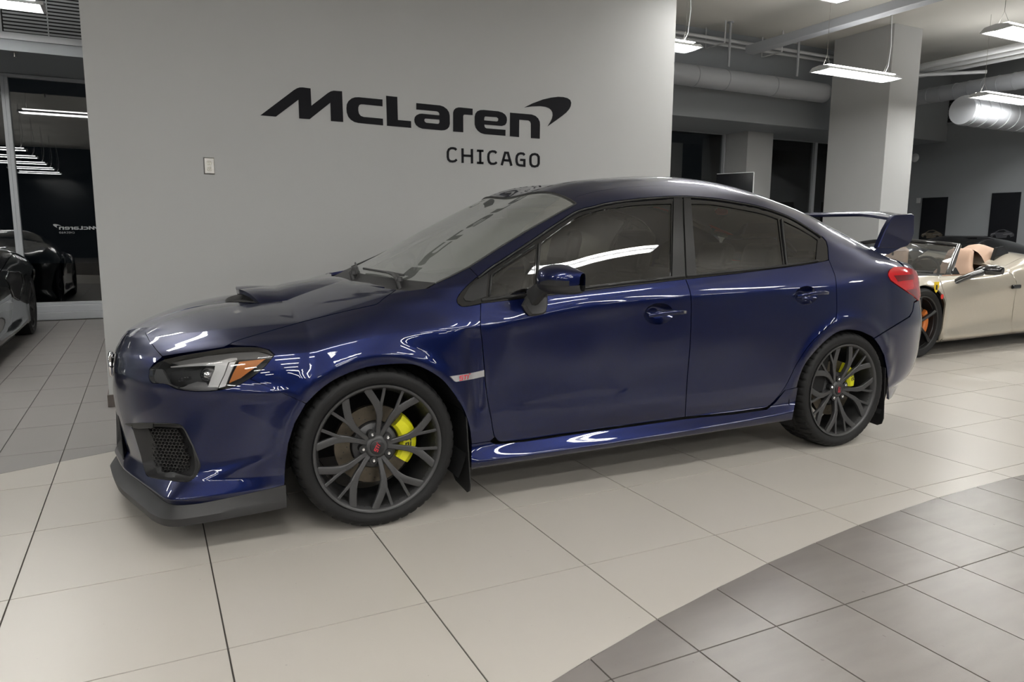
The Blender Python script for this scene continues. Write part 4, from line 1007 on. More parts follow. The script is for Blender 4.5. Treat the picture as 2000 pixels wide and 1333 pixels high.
# wipers
def wiper(pivot, tip, elbow):
    pv = np.array(pivot); el = np.array(elbow); tp = np.array(tip)
    a = bar('wiper_arm', [pv+np.array([0, 0, -.03]), pv+np.array([.0, 0, .012]), pv*.7+el*.3+np.array([0, 0, .02]), el], [.035, .045, .036, .018], [.02, .022, .018, .012], M['plastic'], (.5, 0, .86), mirror=False)
    mb = MB(); q = [el*(1-t)+tp*t for t in np.linspace(-.55, 1, 12)]
    mb.tube([L3(p) for p in q], [.006]*12, 6); link('wiper_blade', mb.mesh('wiper_blade'), a, M['black'])
    mb = MB(); mb.lathe([(0, .02), (.014, .018), (.018, 0)], L3(pv+np.array([0, 0, .008])), 'z', 14); link('pivot_cap', mb.mesh('pivot_cap'), a, M['black'])
def wz(s, t, up=.016): p = wpt(s, t); return p+np.array([-.006, 0, up])
wiper(wz(.78, 0)+np.array([-.06, 0, -.02]), wz(-.10, .035), wz(.42, .03))
wiper(wz(.02, 0)+np.array([-.05, 0, -.02]), wz(-.86, .05), wz(-.38, .03))
# ---- headlamp
lens_px = curve([(290, 737), (288.5, 728), (293, 719), (305, 709), (320, 702)])+curve([(320, 702), (356, 693.5), (400, 686), (437, 679.5), (464, 677), (500, 677.5), (518, 681), (527, 685), (535, 693)])[1:]+curve([(535, 693.5), (528, 705), (518, 716), (505, 728), (488, 740), (461, 754.5), (440, 760.5), (422, 763.5), (380, 765), (344, 760.5), (323, 750.5), (296, 748.5), (290, 737)])[1:-1]
M['lens'] = glass('lamp_lens', (.86, .86, .86), ior=1.45)
M['amber'] = mat('amber_reflector', (.62, .19, .008), .3, coat=.6, bump=.5, bscale=350)
M['lampsilver'] = mat('lamp_silver', (.75, .75, .76), .25, .6, bump=.6, bscale=420)
M['lampgrey'] = mat('lamp_grey', (.16, .16, .165), .35, .3)
M['lampdark'] = mat('lamp_dark', (.02, .02, .022), .25)
H_ = lambda pts: [(280+a/7.692, 670+b/7.692) for a, b in pts]
hl = put('headlamp', panel_mesh('headlamp', S, outline(S, [tuple(q) for q in shrink(dense(lens_px, 6), 1.2)], 0), off=-.001, flange=.0005, gu=.02, gv=.12), M['lens'], mirror=True)
far_hl = [o for o in car.children if o.name.startswith('headlamp') and o.scale[1] < 0][0]
def hpart(nme, pts, off, mt, **k):
    me = panel_mesh(nme, S, outline(S, pts, 0, 5), off=off, flange=.008, gu=.02, gv=.12); link(nme, me, hl, mt); link(nme, me, far_hl)
hpart('lamp_housing', [tuple(q) for q in shrink(dense(lens_px, 6), .4)], -.060, M['lampdark'])
# side walls of the lamp pocket
uvl = [S.px(*q) for q in shrink(dense(lens_px, 6), .6)]; uvl = np.array(uvl)
mb = MB(); mb.loft([[L3(p) for p in S.pos(uvl)-S.nrm(uvl)*d] for d in (.004, .03, .066)], cap=False); me = mb.mesh('lamp_pocket'); link('lamp_pocket', me, hl, M['gloss_blk']); link('lamp_pocket', me, far_hl)
hpart('amber_reflector', H_([(1420, 275), (1830, 225), (1640, 385), (1440, 535), (1265, 605), (1330, 450)]), -.016, M['amber'])
hpart('running_light', H_([(350, 330), (700, 275), (1060, 250), (1260, 190), (1380, 180), (1388, 220), (1250, 260), (1180, 480), (1085, 660), (930, 650), (1030, 400), (1040, 330), (700, 330), (350, 345)]), -.020, M['lampsilver'])
hpart('upper_trim', H_([(340, 255), (900, 130), (1400, 70), (1700, 60), (1890, 120), (1920, 180), (1420, 195), (1250, 190), (1060, 245), (500, 300)]), -.028, M['lampgrey'])
hpart('lower_bezel', H_([(480, 690), (620, 610), (760, 575), (900, 590), (940, 650), (1080, 670), (1060, 705), (850, 735), (620, 720)]), -.022, M['lampgrey'])
hpart('inner_bezel', H_([(90, 560), (75, 480), (110, 370), (190, 370), (260, 490), (330, 600), (440, 660), (300, 640), (160, 600)]), -.024, M['lampgrey'])
hpart('outer_divider', H_([(1095, 665), (1190, 480), (1265, 265), (1370, 235), (1330, 330), (1200, 640)]), -.022, M['lampsilver'])
c = S.at(*S.px(*H_([(885, 480)])[0]), -.045); mb = MB(); mb.lathe([(.0, .030), (.012, .028), (.024, .018), (.030, .0), (.036, -.004), (.036, -.02)], (0, 0, 0), 'y', 28)
me = mb.mesh('projector'); smooth(me, 60)
for par, sg in ((hl, 1), (far_hl, 1)):
    o = link('projector', me, par, None if me.materials else M['chrome']); o.location = L3(c); o.rotation_euler = (0, 0, PI+math.radians(-38))
mb = MB()
for k in range(4): q = S.at(*S.px(*H_([(420+45*k, 540-8*k)])[0]), -.048); mb.box(L3(q), (.012, .01, .012), rz=.6)
me = mb.mesh('led_reflector'); link('led_reflector', me, hl, M['chrome']); link('led_reflector', me, far_hl)
# ---- fog lamp bezel with honeycomb
inner = [(270.5, 841), (300, 840), (346, 840.5), (351, 845), (360, 872), (368.5, 903), (370, 917), (366.5, 927), (359, 929.5), (330, 925.5), (305, 920.5), (298, 917.5), (288.5, 882), (279, 858)]
O_uv = np.array([S.px(*p) for p in [tuple(q) for q in shrink(dense(curve(fog_out, 5, closed=True), 5), .8)]])
def ring_match(outer_px, inner_px, n=90):
    def resample(px):
        a = np.array(dense(px, 1.0)); d = np.r_[0, np.cumsum(np.hypot(*np.diff(np.r_[a, a[:1]], axis=0).T))]; a2 = np.r_[a, a[:1]]
        s = np.linspace(0, d[-1], n, endpoint=False); return np.stack([np.interp(s, d, a2[:, 0]), np.interp(s, d, a2[:, 1])], 1)
    A = resample(outer_px); B = resample(inner_px); best = min(range(n), key=lambda k: ((A-np.roll(B, -k, 0))**2).sum()); return A, np.roll(B, -best, 0)
A_, B_ = ring_match(fog_out, inner)
def lift(pxs, off): uv = np.array([S.px(*p) for p in pxs]); return [L3(p) for p in S.pos(uv)+S.nrm(uv)*off]
mb = MB(); mb.loft([lift(A_, -.001), lift(A_*.93+B_*.07, .004), lift(A_*.8+B_*.2, -.004), lift(A_*.35+B_*.65, -.030), lift(B_, -.036), lift(B_, -.062)], cap=False)
me = mb.mesh('fog_bezel'); smooth(me, 50); fb = put('fog_bezel', me, M['plastic']); far_fb = [o for o in car.children if o.name.startswith('fog_bezel') and o.scale[1] < 0][0]
me = panel_mesh('fog_backing', S, outline(S, inner, 0, 5), off=-.06, flange=.002, gu=.03, gv=.2); link('fog_backing', me, fb, M['dark']); link('fog_backing', me, far_fb)
# honeycomb laid out in the frame of the insert (metric coordinates on its own plane)
q0, q1, q2 = (np.array(lift([p], -.040)[0]) for p in ((271, 841), (346, 840.5), (298, 917.5)))
ex_ = (q1-q0)/np.linalg.norm(q1-q0); ez_ = (q2-q0)-ex_*((q2-q0)@ex_); Lz = np.linalg.norm(ez_); ez_ /= Lz
ip = np.array(inner); mb = MB(); rr = .0085; t_ = .0016
STR = 1.6      # cells are wide ovals on the slanted insert
for j in range(0, 30):
    for i in range(-6, 40):
        cx_ = (i+.5*(j % 2))*rr*math.sqrt(3)*STR; cz_ = j*rr*1.5
        P3 = q0+ex_*cx_+ez_*cz_; u_, v_ = cproj((P3[0], -P3[1], P3[2]))
        if not inpoly((u_, v_), ip): continue
        hx = [(math.cos(PI/2+PI/3*k), math.sin(PI/2+PI/3*k)) for k in range(6)]
        nn = np.cross(ex_, ez_); nn = nn if nn[1] < 0 else -nn
        o_ = [P3+ex_*a*rr*STR+ez_*b*rr for a, b in hx]; n_ = [P3+ex_*a*(rr-t_)*STR+ez_*b*(rr-t_) for a, b in hx]; b_ = [p-nn*.012 for p in n_]
        mb.loft([o_, n_, b_], cap=False)
me = mb.mesh('honeycomb_mesh'); h1 = link('honeycomb_mesh', me, fb, M['trimblk']); h1['kind'] = 'stuff'; h2 = link('honeycomb_mesh', me, far_fb); h2['kind'] = 'stuff'
spanel('fog_visor', [(244, 828), (275, 826.5), (300, 826), (300, 836), (272, 838), (262, 836)], .003, M['plastic'], flange=.006)
# ---- black front lip (splitter) wrapped round the bumper
us_ = np.concatenate([[lu[0][0]+.004], np.linspace(lu[0][0]-.02, UMIN, 70)])
R = []; 
for u in us_:
    vt_ = np.interp(u, [UMIN, -1.0, ue, lu[0][0]], [1.2, 1.2, ve, lu[0][1]])
    a = S.at(u, vt_); n = S.nrm(np.array([[u, 1.5]]))[0]; n[2] = 0; n /= np.linalg.norm(n)
    prog = np.clip((lu[0][0]-u)/.35, 0, 1); zb = .140-.030*prog; outr = .004+.030*prog+.012*np.clip((ue-u)/.5, 0, 1); zt = max(zb+.03, .175-.03*prog)
    R.append([L3(a-n*.02), L3(a+n*.001), L3(np.array([a[0], a[1], 0])+n*outr*.7+np.array([0, 0, zt+.004])), L3(np.array([a[0], a[1], 0])+n*(outr)+np.array([0, 0, zt-.006])), L3(np.array([a[0], a[1], 0])+n*(outr-.004)+np.array([0, 0, zb])), L3(np.array([a[0], a[1], 0])-n*.05+np.array([0, 0, zb+.01]))])
R2 = [[(p[0], -p[1], p[2]) for p in r] for r in R[::-1]][1:]
mb = MB(); mb.loft(R+R2); me = mb.mesh('front_lip'); smooth(me, 35); put('front_lip', me, M['plastic'], mirror=False)
# winglet under the corner
cnr = S.at(*S.px(345, 985)); wl = [oncz(310, 997, .13), oncz(345, 1018.5, .118), oncz(420, 1004, .124), oncz(370, 985, .165)]

# lower grille + upper grille on the nose, badge
def nose_panel(nme, u0, u1, v0, v1, mt, off=.0012):
    me = panel_mesh(nme, S, [np.array(p) for p in [(u0, v0), (UMIN, v0), (UMIN, v1), (u1, v1)]], sym=True, off=off, flange=.004, gu=.05, gv=.3); put(nme, me, mt, mirror=False)
nose_panel('lower_grille', UMIN+.17, UMIN+.13, 2.4, 5.2, M['plastic']); nose_panel('upper_grille', UMIN+.10, UMIN+.13, 7.2, 9.0, M['gloss_blk'])
ec = np.array([-.968, 0, .604]); mb = MB(); ringp = []
for k in range(28):
    a = 2*PI*k/28; ringp.append((ec[0], .078*math.cos(a), ec[2]+.048*math.sin(a)))
mb.tube(ringp, .010, 10, closed=True); me = mb.mesh('nose_emblem'); smooth(me, 180); em = put('nose_emblem', me, M['chrome'], mirror=False)
mb = MB(); mb.lathe([(0, -.006), (.9, -.002), (1, .012)], (0, 0, 0), 'x', 28); me = mb.mesh('emblem_field'); smooth(me, 60); o = link('emblem_field', me, em, M['gloss_blk']); o.location = tuple(ec); o.scale = (1, .075, .045)
for (sy, sz, r) in ((.045, .012, .009), (-.01, .018, .006), (-.02, -.004, .006), (-.035, .01, .006), (-.012, -.02, .006), (-.042, -.012, .006)):
    mb = MB()
    for a in (0, PI/4): mb.box((ec[0]-.008, sy, ec[2]+sz), (.004, r*2, r*.5), mat=Matrix.Rotation(a, 3, 'X')); mb.box((ec[0]-.008, sy, ec[2]+sz), (.004, r*.5, r*2), mat=Matrix.Rotation(a, 3, 'X'))
    mb.build('emblem_star', M['chrome'], em)
# ---- tail lamp
T_ = lambda pts: [(1720+a/13.33, 510+b/13.33) for a, b in pts]
M['red'] = mat('red_lamp_lens', (.50, .010, .014), .12, coat=.8); M['red2'] = mat('dark_red_lamp', (.16, .004, .006), .1, coat=1.0)
tl_px = T_([(190, 340), (230, 235), (330, 170), (420, 160), (600, 165)])
tl_uv = [S.px(*p) for p in dense(tl_px, 4, closed=False)]
tl_low = [S.px(*p) for p in dense(T_([(960, 1030), (870, 940), (600, 745), (380, 600), (250, 500), (195, 400), (190, 340)]), 4, closed=False)]
ue_t = UMAX-.42; far_u = max(tl_uv[-1][0], tl_low[0][0])+.10
tlp = tl_uv+[np.array([far_u, tl_uv[-1][1]-.2]), np.array([far_u+.06, 9.3]), np.array([far_u+.03, 7.6])]+tl_low[:-1]
put('tail_lamp', panel_mesh('tail_lamp', S, tlp, off=.004, flange=.02, gu=.02, gv=.12), M['red'])
tl = [o for o in car.children if o.name.startswith('tail_lamp')]
dk = outline(S, T_([(330, 385), (840, 355), (850, 480), (430, 540)]), 0, 4); me = panel_mesh('lamp_segment', S, dk, off=.0055, flange=.002, gu=.02, gv=.12)
dk2 = outline(S, T_([(640, 765), (915, 720), (940, 1000), (880, 930)]), 0, 4); me2 = panel_mesh('lamp_segment', S, dk2, off=.0055, flange=.002, gu=.02, gv=.12)
for o in tl: link('lamp_segment', me, o, None if me.materials else M['red2']); link('lamp_segment', me2, o, None if me2.materials else M['red2'])
# ---- fender badge
M['silver'] = mat('silver_badge', (.55, .55, .56), .32, .8, bump=.2, bscale=600); M['pinkred'] = mat('badge_red', (.55, .02, .04), .35)
B_px = lambda pts: [(800+a/6.667, 700+b/6.667) for a, b in pts]
bd = spanel('fender_badge', B_px([(520, 238), (790, 195), (968, 155), (970, 235), (820, 268), (600, 308), (575, 300)]), .006, M['silver'], flange=.008, gu=.02)
STI = [[(.95,.95),(.05,.95),(.05,.55),(.85,.55),(.85,.08),(.0,.08)], [(1.05,.95),(2.0,.95)], [(1.55,.95),(1.5,.05)], [(2.3,.75),(2.25,.05)], [(2.1,.75),(2.5,.75)], [(2.35,1.08),(2.75,1.15)]]
def mark(fn, parent, mt, wd=.2, mirror_parent=None):
    mb = MB()
    for st in STI:
        v, f = ribbon([(p[0]+.18*p[1], p[1]) for p in st], wd); mb.add([fn(a, b) for a, b in v], f)
    me = mb.mesh('lettering'); link('lettering', me, parent, mt)
def on_badge(a, b):
    p = (895+a*7.2, 744-a*1.25-b*9.0); return L3(S.at(*S.px(*p), .0075))
mark(on_badge, bd, M['pinkred'])
# ---- wheels
WC = .765; TR = .3295
def tyre_mesh():
    prof = [(.250, .094), (.262, .108), (.268, .1115), (.282, .1195), (.297, .1225), (.309, .119), (.3165, .113), (.322, .105), (.3265, .094), (.3285, .076), (TR, .052), (.3215, .046), (.3215, .040), (TR, .034), (TR, .008), (.3215, .004)]
    prof = prof+[(r, -o) for r, o in prof[::-1]]
    n = 240; vs = []; K = len(prof)
    for i in range(n):
        a = 2*PI*i/n
        for k, (r, o) in enumerate(prof):
            dr = 0.0
            if 5 <= min(k, K-1-k) <= 10 and (i+(2 if k > K/2 else 0)) % 5 == 0: dr = -.0055 if min(k, K-1-k) > 6 else -.003
            if 12 <= k <= K-13 and (i+1) % 5 == 0: dr = -.004
            vs.append(((r+dr)*math.cos(a), -o, (r+dr)*math.sin(a)))
    fs = [(i*K+k, i*K+(k+1), ((i+1) % n)*K+k+1, ((i+1) % n)*K+k) for i in range(n) for k in range(K-1)]
    mb = MB(); mb.add(vs, fs); return smooth(mb.mesh('tyre'), 32)
def rim_mesh():
    mb = MB(); mb.lathe([(.250, .100), (.259, .108), (.2645, .113), (.2635, .117), (.257, .1165), (.2515, .112), (.249, .103), (.244, .092)], (0, 0, 0), 'y', 96, sign=-1); return smooth(mb.mesh('rim'), 40)
mb = MB(); mb.lathe([(.246, .096), (.241, .085), (.233, .060), (.228, -.06), (.232, -.105), (.245, -.11)], (0, 0, 0), 'y', 64, sign=-1); brl_ = smooth(mb.mesh('barrel'), 40); brl_.materials.append(mat('dark_wheel_barrel', (.012, .012, .0125), .5))
def so(r): return float(np.interp(r, [.04, .075, .12, .165, .255], [.070, .078, .092, .098, .108]))      # face of the spokes
def pol(r, deg): a = math.radians(deg); return (r*math.cos(a), r*math.sin(a))
def spoke_mesh(sgn):
    mb = MB()
    def strip(nodes):       # (r, angle offset, width, depth)
        P = [np.array(pol(r, sgn*d)) for r, d, w_, dp in nodes]; R = []
        for i, (r, d, w_, dp) in enumerate(nodes):
            t = P[min(i+1, len(P)-1)]-P[max(i-1, 0)]; t /= np.hypot(*t); nn = np.array([-t[1], t[0]]); o = so(r)
            sec = [(-.5, -.6), (-.5, -.08), (-.36, 0), (.36, 0), (.5, -.08), (.42, -.6), (.2, -1), (-.2, -1)]
            R.append([(P[i][0]+nn[0]*w_*a, -(o+dp*b), P[i][1]+nn[1]*w_*a) for a, b in sec])
        mb.loft(R)
    strip([(.045, 27.5, .021, .035), (.075, 26.5, .020, .034), (.105, 25.5, .021, .032), (.135, 24.8, .025, .030), (.163, 22.6, .031, .028), (.185, 19.4, .030, .027), (.215, 15.0, .0295, .026), (.2525, 10.6, .030, .024)])
    strip([(.150, 24.6, .014, .020), (.175, 25.2, .013, .018), (.215, 26.4, .0125, .016), (.2525, 27.0, .0125, .015)])
    return smooth(mb.mesh('spoke'), 30)
M['disc'] = mat('worn_brake_disc', (.115, .098, .075), .42, .85, noise=.35, nscale=40); M['yellow'] = mat('yellow_caliper', (.62, .60, .012), .42, noise=.08, nscale=40)
M['capblk'] = mat('cap_black', (.012, .012, .013), .4)
ty, rim_, spk = tyre_mesh(), rim_mesh(), {1: spoke_mesh(1), -1: spoke_mesh(-1)}
for me, mt in ((ty, 'rubber'), (rim_, 'gunmetal'), (spk[1], 'gunmetal'), (spk[-1], 'gunmetal')): me.materials.append(M[mt])
mb = MB(); mb.lathe([(.0, .080), (.034, .080), (.040, .078), (.048, .072), (.052, .055), (.056, .03)], (0, 0, 0), 'y', 40, sign=-1); hub_ = smooth(mb.mesh('hub'), 40); hub_.materials.append(M['gunmetal'])
mb = MB(); mb.lathe([(.0, .0845), (.028, .0845), (.030, .083), (.0305, .079)], (0, 0, 0), 'y', 40, sign=-1); cap_ = smooth(mb.mesh('centre_cap'), 40); cap_.materials.append(M['capblk'])
mb = MB(); mb.lathe([(.050, .052), (.088, .050), (.094, .045), (.096, .02)], (0, 0, 0), 'y', 48, sign=-1); hat_ = smooth(mb.mesh('hub_flange'), 40); hat_.materials.append(M['gunmetal'])
mb = MB(); mb.tube([(0, -.045, 0), (0, -.079, 0)], .0168, 18); skt_ = smooth(mb.mesh('nut_socket'), 40); skt_.materials.append(M['black'])
mb = MB(); mb.tube([(0, -.06, 0), (0, -.083, 0), (0, -.086, 0)], [.0095, .0085, .005], 6); nut_ = mb.mesh('lug_nut'); nut_.materials.append(M['chrome'])
def wheel(x, wc, rot, near, front):
    side = 1 if near else -1
    root = link('wheel', rim_, car); root.location = (x, -side*wc, TR-.0005)
    if not near: root.rotation_euler = (0, 0, PI)
    link('tyre', ty, root); link('barrel', brl_, root)
    for k in range(5):
        for s in (1, -1):
            o = link('spoke', spk[s], root); o.rotation_euler = (0, -math.radians(rot+72*k), 0)
        a = math.radians(rot+72*k); nx, nz = .0575*math.cos(a), .0575*math.sin(a)
        for me in (skt_, nut_): o = link(me.name.split('.')[0], me, root); o.location = (nx, 0, nz)
    link('hub', hub_, root); link('hub_flange', hat_, root); cp = link('centre_cap', cap_, root)
    mb = MB()
    for st in STI:
        v, f = ribbon([(p[0]+.2*p[1], p[1]) for p in st], .2)
        vv = []
        for a, b in v:
            X, Y = (a-1.5)*.0125, (b-.5)*.017; an = math.radians(62 if front else 85); vv.append((X*math.cos(an)-Y*math.sin(an), -.0850, X*math.sin(an)+Y*math.cos(an)))
        mb.add(vv, f)
    mb.build('cap_lettering', M['pinkred'], root)
    # brakes (fixed to the car)
    dr = .163 if front else .158
    mb = MB(); mb.lathe([(.098, .024), (.100, .030), (dr, .030), (dr, .004), (.100, .004)], (x, -side*wc, TR), 'y', 64, sign=-side); d = mb.build('brake_disc', M['disc'], car, sm=40)
    mb = MB()
    for k in range(40):
        a = 2*PI*k/40; r = .112+.016*(k % 4); mb.lathe([(0, .0306), (.0028, .0306)], (x+r*math.cos(a), -side*wc, TR+r*math.sin(a)), 'y', 8, sign=-side)
    mb.build('drill_holes', M['black'], d)
    a0, a1, r0, r1 = (-34, 44, .103, .181) if front else (2, 62, .100, .172)
    R = []
    for t in np.linspace(0, 1, 15):
        a = math.radians(a0+(a1-a0)*t); e = .85+.15*math.sin(t*PI); c, s = math.cos(a), math.sin(a); ro = r0+(r1-r0)*e
        sec = [(r0, .0), (r0, .052), (r0+.012, .066), (ro-.025, .066), (ro-.006, .052), (ro, .03), (ro, .0)]
        R.append([(x+r*c, -side*(wc+o), TR+r*s) for r, o in sec])
    mb = MB(); mb.loft(R); cl = mb.build('brake_caliper', M['yellow'], car, sm=35)
    if near:
        mb = MB(); am = math.radians(4 if front else 28)
        for st in STI:
            v, f = ribbon([(p[0]+.2*p[1], p[1]) for p in st], .22); vv = []
            for a, b in v:
                X, Y = -(b-.5)*.024, (a-1.5)*.020; r = .136-X; an = am+Y/.136; vv.append((x+r*math.cos(an), -side*(wc+.0668), TR+r*math.sin(an)))
            mb.add(vv, f)
        mb.build('caliper_lettering', M['black'], cl)
    return root
wheel(0.0, WC, 110.5-72, True, True); wheel(WB, WC+.004, 92-72, True, False); wheel(0.0, WC, 20, False, True); wheel(WB, WC, 50, False, False)
# wheel-well liners
for xc, r_, w0_ in ((0.0, .392, .50), (WB, .395, .50)):
    mb = MB(); R = []
    for t in np.linspace(-28, 208, 40):
        a = math.radians(t); R.append([(xc+r_*math.cos(a), -.862, .335+r_*math.sin(a)*.99), (xc+r_*math.cos(a), -w0_, .335+r_*math.sin(a)*.99), (xc, -w0_, .335)])
    mb.loft(R, closed=False, cap=False); me = mb.mesh('wheel_liner'); put('wheel_liner', me, M['dark'])
# mud flaps
def flap(x, w0, w1, z0, z1, lean):
    mb = MB(); pts = [(w0, z1), (w1, z1), (w1, z0+.05), (w1-.012, z0+.015), (w1-.04, z0), (w0+.05, z0+.012), (w0, z0+.05)]
    mb.prism(pts, lambda a, b, d: (x+lean*(z1-b)+d, -a, b), .005); put('mud_flap', mb.mesh('mud_flap'), M['black'])
flap(.372, .66, .885, .075, .44, .06); flap(3.010, .64, .875, .075, .43, .07)
# ---- door mirror
mc_ = np.array([.745, 1.0, 1.005])
def msec(w_, sx, sz, dx, dz, n=28):
    out = []
    for k in range(n):
        a = 2*PI*k/n; c, s = math.cos(a), math.sin(a)
        fx = -abs(c)**.75 if c < 0 else c*.42
        out.append((mc_[0]+dx+sx*fx, w_, mc_[2]+dz+sz*np.sign(s)*abs(s)**.8))
    return out
secs = [(.915, .02, .020, .0, -.005), (.93, .05, .040, .0, -.003), (.955, .082, .054, .0, .0), (.99, .102, .061, .0, .001), (1.03, .106, .062, .004, .0), (1.07, .098, .058, .012, -.003), (1.10, .080, .052, .022, -.006), (1.122, .052, .045, .034, -.008), (1.130, .02, .038, .045, -.008)]
SEC = [msec(*s) for s in secs]
cap = MB(); base = MB(); nS = len(SEC); n_ = 28
def zcut(w_): return mc_[2]-.016-.004*(w_-.95)/.1
for i in range(nS-1):
    for k in range(n_):
        q = [SEC[i][k], SEC[i][(k+1) % n_], SEC[i+1][(k+1) % n_], SEC[i+1][k]]
        zc = sum(p[2] for p in q)/4; xc = sum(p[0] for p in q)/4
        (cap if zc > zcut(q[0][1]) else base).add([L3(p) for p in q], [(0, 1, 2, 3)])
for mbx in (cap, base):
    pass
def weld(mb, nme):
    me = mb.mesh(nme); bm = bmesh.new(); bm.from_mesh(me); bmesh.ops.remove_doubles(bm, verts=bm.verts, dist=1e-5); bmesh.ops.recalc_face_normals(bm, faces=bm.faces); bm.to_mesh(me); bm.free(); return smooth(me, 60)
o = put('mirror_cap', weld(cap, 'mirror_cap'), M['blue']); s_ = o.modifiers.new('s', 'SUBSURF'); s_.levels = s_.render_levels = 1
o = put('mirror_housing', weld(base, 'mirror_housing'), M['plastic'])
# turn-signal strip on the mirror: follows the cap's own sections
i0 = 3; R = []
for i in range(4, nS-1):
    ks = [k for k in range(n_) if SEC[i][k][0] < mc_[0]-.0+.06*(i-3)/5 and -.018 < SEC[i][k][2]-mc_[2]-.0 < .012]
    ring = sorted([SEC[i][k] for k in range(n_) if PI*.5 < 2*PI*k/n_ < PI*1.5], key=lambda p: p[2])
    zz = np.array([p[2] for p in ring]); xx = np.array([p[0] for p in ring]); zl = zcut(SEC[i][0][1])+.0005; zh = zl+.022*min(1, (i-3.3)/1.5)
    R.append([L3((np.interp(z, zz, xx)-.0035, SEC[i][0][1]+.0015*(i-4), z)) for z in np.linspace(zl, zh, 4)])
mb = MB(); mb.loft(R, closed=False, cap=False); me = mb.mesh('mirror_indicator'); smooth(me, 60); put('mirror_indicator', me, M['lampdark'])
# mirror foot
F_ = lambda pts: [(1000+a/10.667, 500+b/10.667) for a, b in pts]
ft = F_([(190, 1030), (300, 830), (430, 680), (520, 720), (610, 810), (715, 825), (715, 1010), (680, 1170), (620, 1215), (470, 1245), (340, 1245), (260, 1160)])
A_ft = [S.at(*S.px(*p)) for p in ft]; ctop = np.array([.70, .955, .955])
mb = MB(); mb.loft([[L3(p+np.array([0, -.004, 0])) for p in A_ft], [L3(p+np.array([0, .012, 0])) for p in A_ft], [L3(p*.80+.2*np.mean(A_ft, 0)+np.array([0, .026, 0])) for p in A_ft]])
me = mb.mesh('mirror_foot'); smooth(me, 30); put('mirror_foot', me, M['plastic'])
bar('mirror_arm', [np.array([.69, .868, .915]), np.array([.70, .90, .94]), np.array([.715, .935, .965]), np.array([.73, .96, .975])], [.085, .075, .06, .05], [.045, .045, .04, .04], M['plastic'], (1, 0, 0))
# ---- hood scoop
xs_ = np.linspace(-.36, .07, 18)
def top_z(x, w_):   # vertical probe of the bonnet
    h = S.bvh.ray_cast(Vector((x, max(abs(w_), .002), 2.0)), Vector((0, 0, -1))); return h[0][2] if h[0] is not None else .85
R = []
for x in xs_:
    t = (x+.36)/.43; hw_ = .285-.06*t; hh = .054*(1-t**1.4)+.001; ring = []
    for k in range(33):
        s = -1+2*k/32; e = max(0.0, 1-abs(s)**(3.4-1.4*t))**(.85+.9*t); xx = x-.07*(1-t)**2*(1-s*s)
        ring.append((xx, -hw_*s, top_z(xx, hw_*s)-.003+hh*e))
    R.append(ring)
lipr = [(p[0]+.003, p[1]*.97, p[2]-.020 if i not in (0, 32) else p[2]) for i, p in enumerate(R[0])]
inr = [(p[0]+.10, p[1]*.95, p[2]-.024 if i not in (0, 32) else p[2]-.01) for i, p in enumerate(R[0])]
mb = MB(); mb.loft([inr, lipr]+R, closed=False, cap=False); me = mb.mesh('hood_scoop'); smooth(me, 50); put('hood_scoop', me, M['blue'], mirror=False)
mb = MB(); bk = [(p[0]+.03, p[1]*.97, p[2]-.004) for p in R[0]]; bt = [(p[0]+.03, p[1]*.97, top_z(p[0]+.03, p[1])+.0015) for p in R[0]]
bt2 = [(p[0]-.05*(1-abs(p[1]/.29)**2), p[1]*.97, top_z(p[0]-.05*(1-abs(p[1]/.29)**2), p[1])+.0015) for p in R[0]]
mb.loft([bk, bt, bt2], closed=False, cap=False); put('scoop_mouth', mb.mesh('scoop_mouth'), M['dark'], mirror=False)
# ---- rear wing
pl_px = [(1743.5, 425), (1750, 420), (1782, 417.5), (1786, 420), (1786, 440), (1785.5, 456), (1781, 471), (1773.5, 480), (1761.5, 484.5), (1722, 484.5), (1715, 484), (1718, 477), (1730, 449)]
PL = [onw(u, v, .655+.02*((485-v)/65)) for u, v in pl_px]
mb = MB(); cen = np.mean(PL, 0)
mb.loft([[L3(p+np.array([0, -.032, 0])) for p in PL], [L3(p+np.array([0, -.006, 0])) for p in PL], [L3(cen+(p-cen)*.97) for p in PL]]); me = mb.mesh('wing_endplate'); smooth(me, 30); put('wing_endplate', me, M['blue'])
foot = [onw(u, v, .645) for u, v in [(1715, 483), (1760, 484), (1735, 497), (1703, 493)]]
mb = MB(); mb.loft([[L3(p+np.array([0, -.05, -.0])) for p in foot], [L3(p) for p in foot]]); put('wing_foot', mb.mesh('wing_foot'), M['blue'])
def wing_sec(w_):
    k = float(np.interp(abs(w_), [0, .30, .36, .44, .64, .70], [0, 0, .04, .25, 1, 1])); zc = 1.320-.034*k; x0 = 3.355-.075*k; ch = .165+.03*k
    pr = [(0, 0), (.03, .010), (.2, .017), (.55, .017), (1, .012), (1.0, .004), (.6, -.006), (.25, -.010), (.04, -.007)]
    return [(x0+ch*a, -w_, zc+b+(.020-.006*k)*a) for a, b in pr]
mb = MB(); mb.loft([wing_sec(w_) for w_ in np.linspace(-.645, .645, 61)]); me = mb.mesh('wing_blade'); smooth(me, 40); put('wing_blade', me, M['blue'], mirror=False)
# ---- inner body: floor pan, firewall, door cards (dark) so that gaps stay black
mb = MB(); mb.box2((.42, -.80, .17), (2.30, .80, .26)); mb.box2((-.80, -.45, .19), (.42, .45, .60)); mb.box2((2.3, -.50, .19), (3.45, .50, .62)); mb.box2((2.52, -.70, .62), (3.1, .70, .97)); put('floor_pan', mb.mesh('floor_pan'), M['dark'], mirror=False)
mb = MB(); R = []
for u in np.linspace(.47, 2.58, 30):
    R.append([L3(S.at(u, v, -.055)) for v in np.linspace(3.0, 9.85, 10)])
mb.loft(R, closed=False, cap=False); put('door_card', mb.mesh('door_card'), M['dark'])
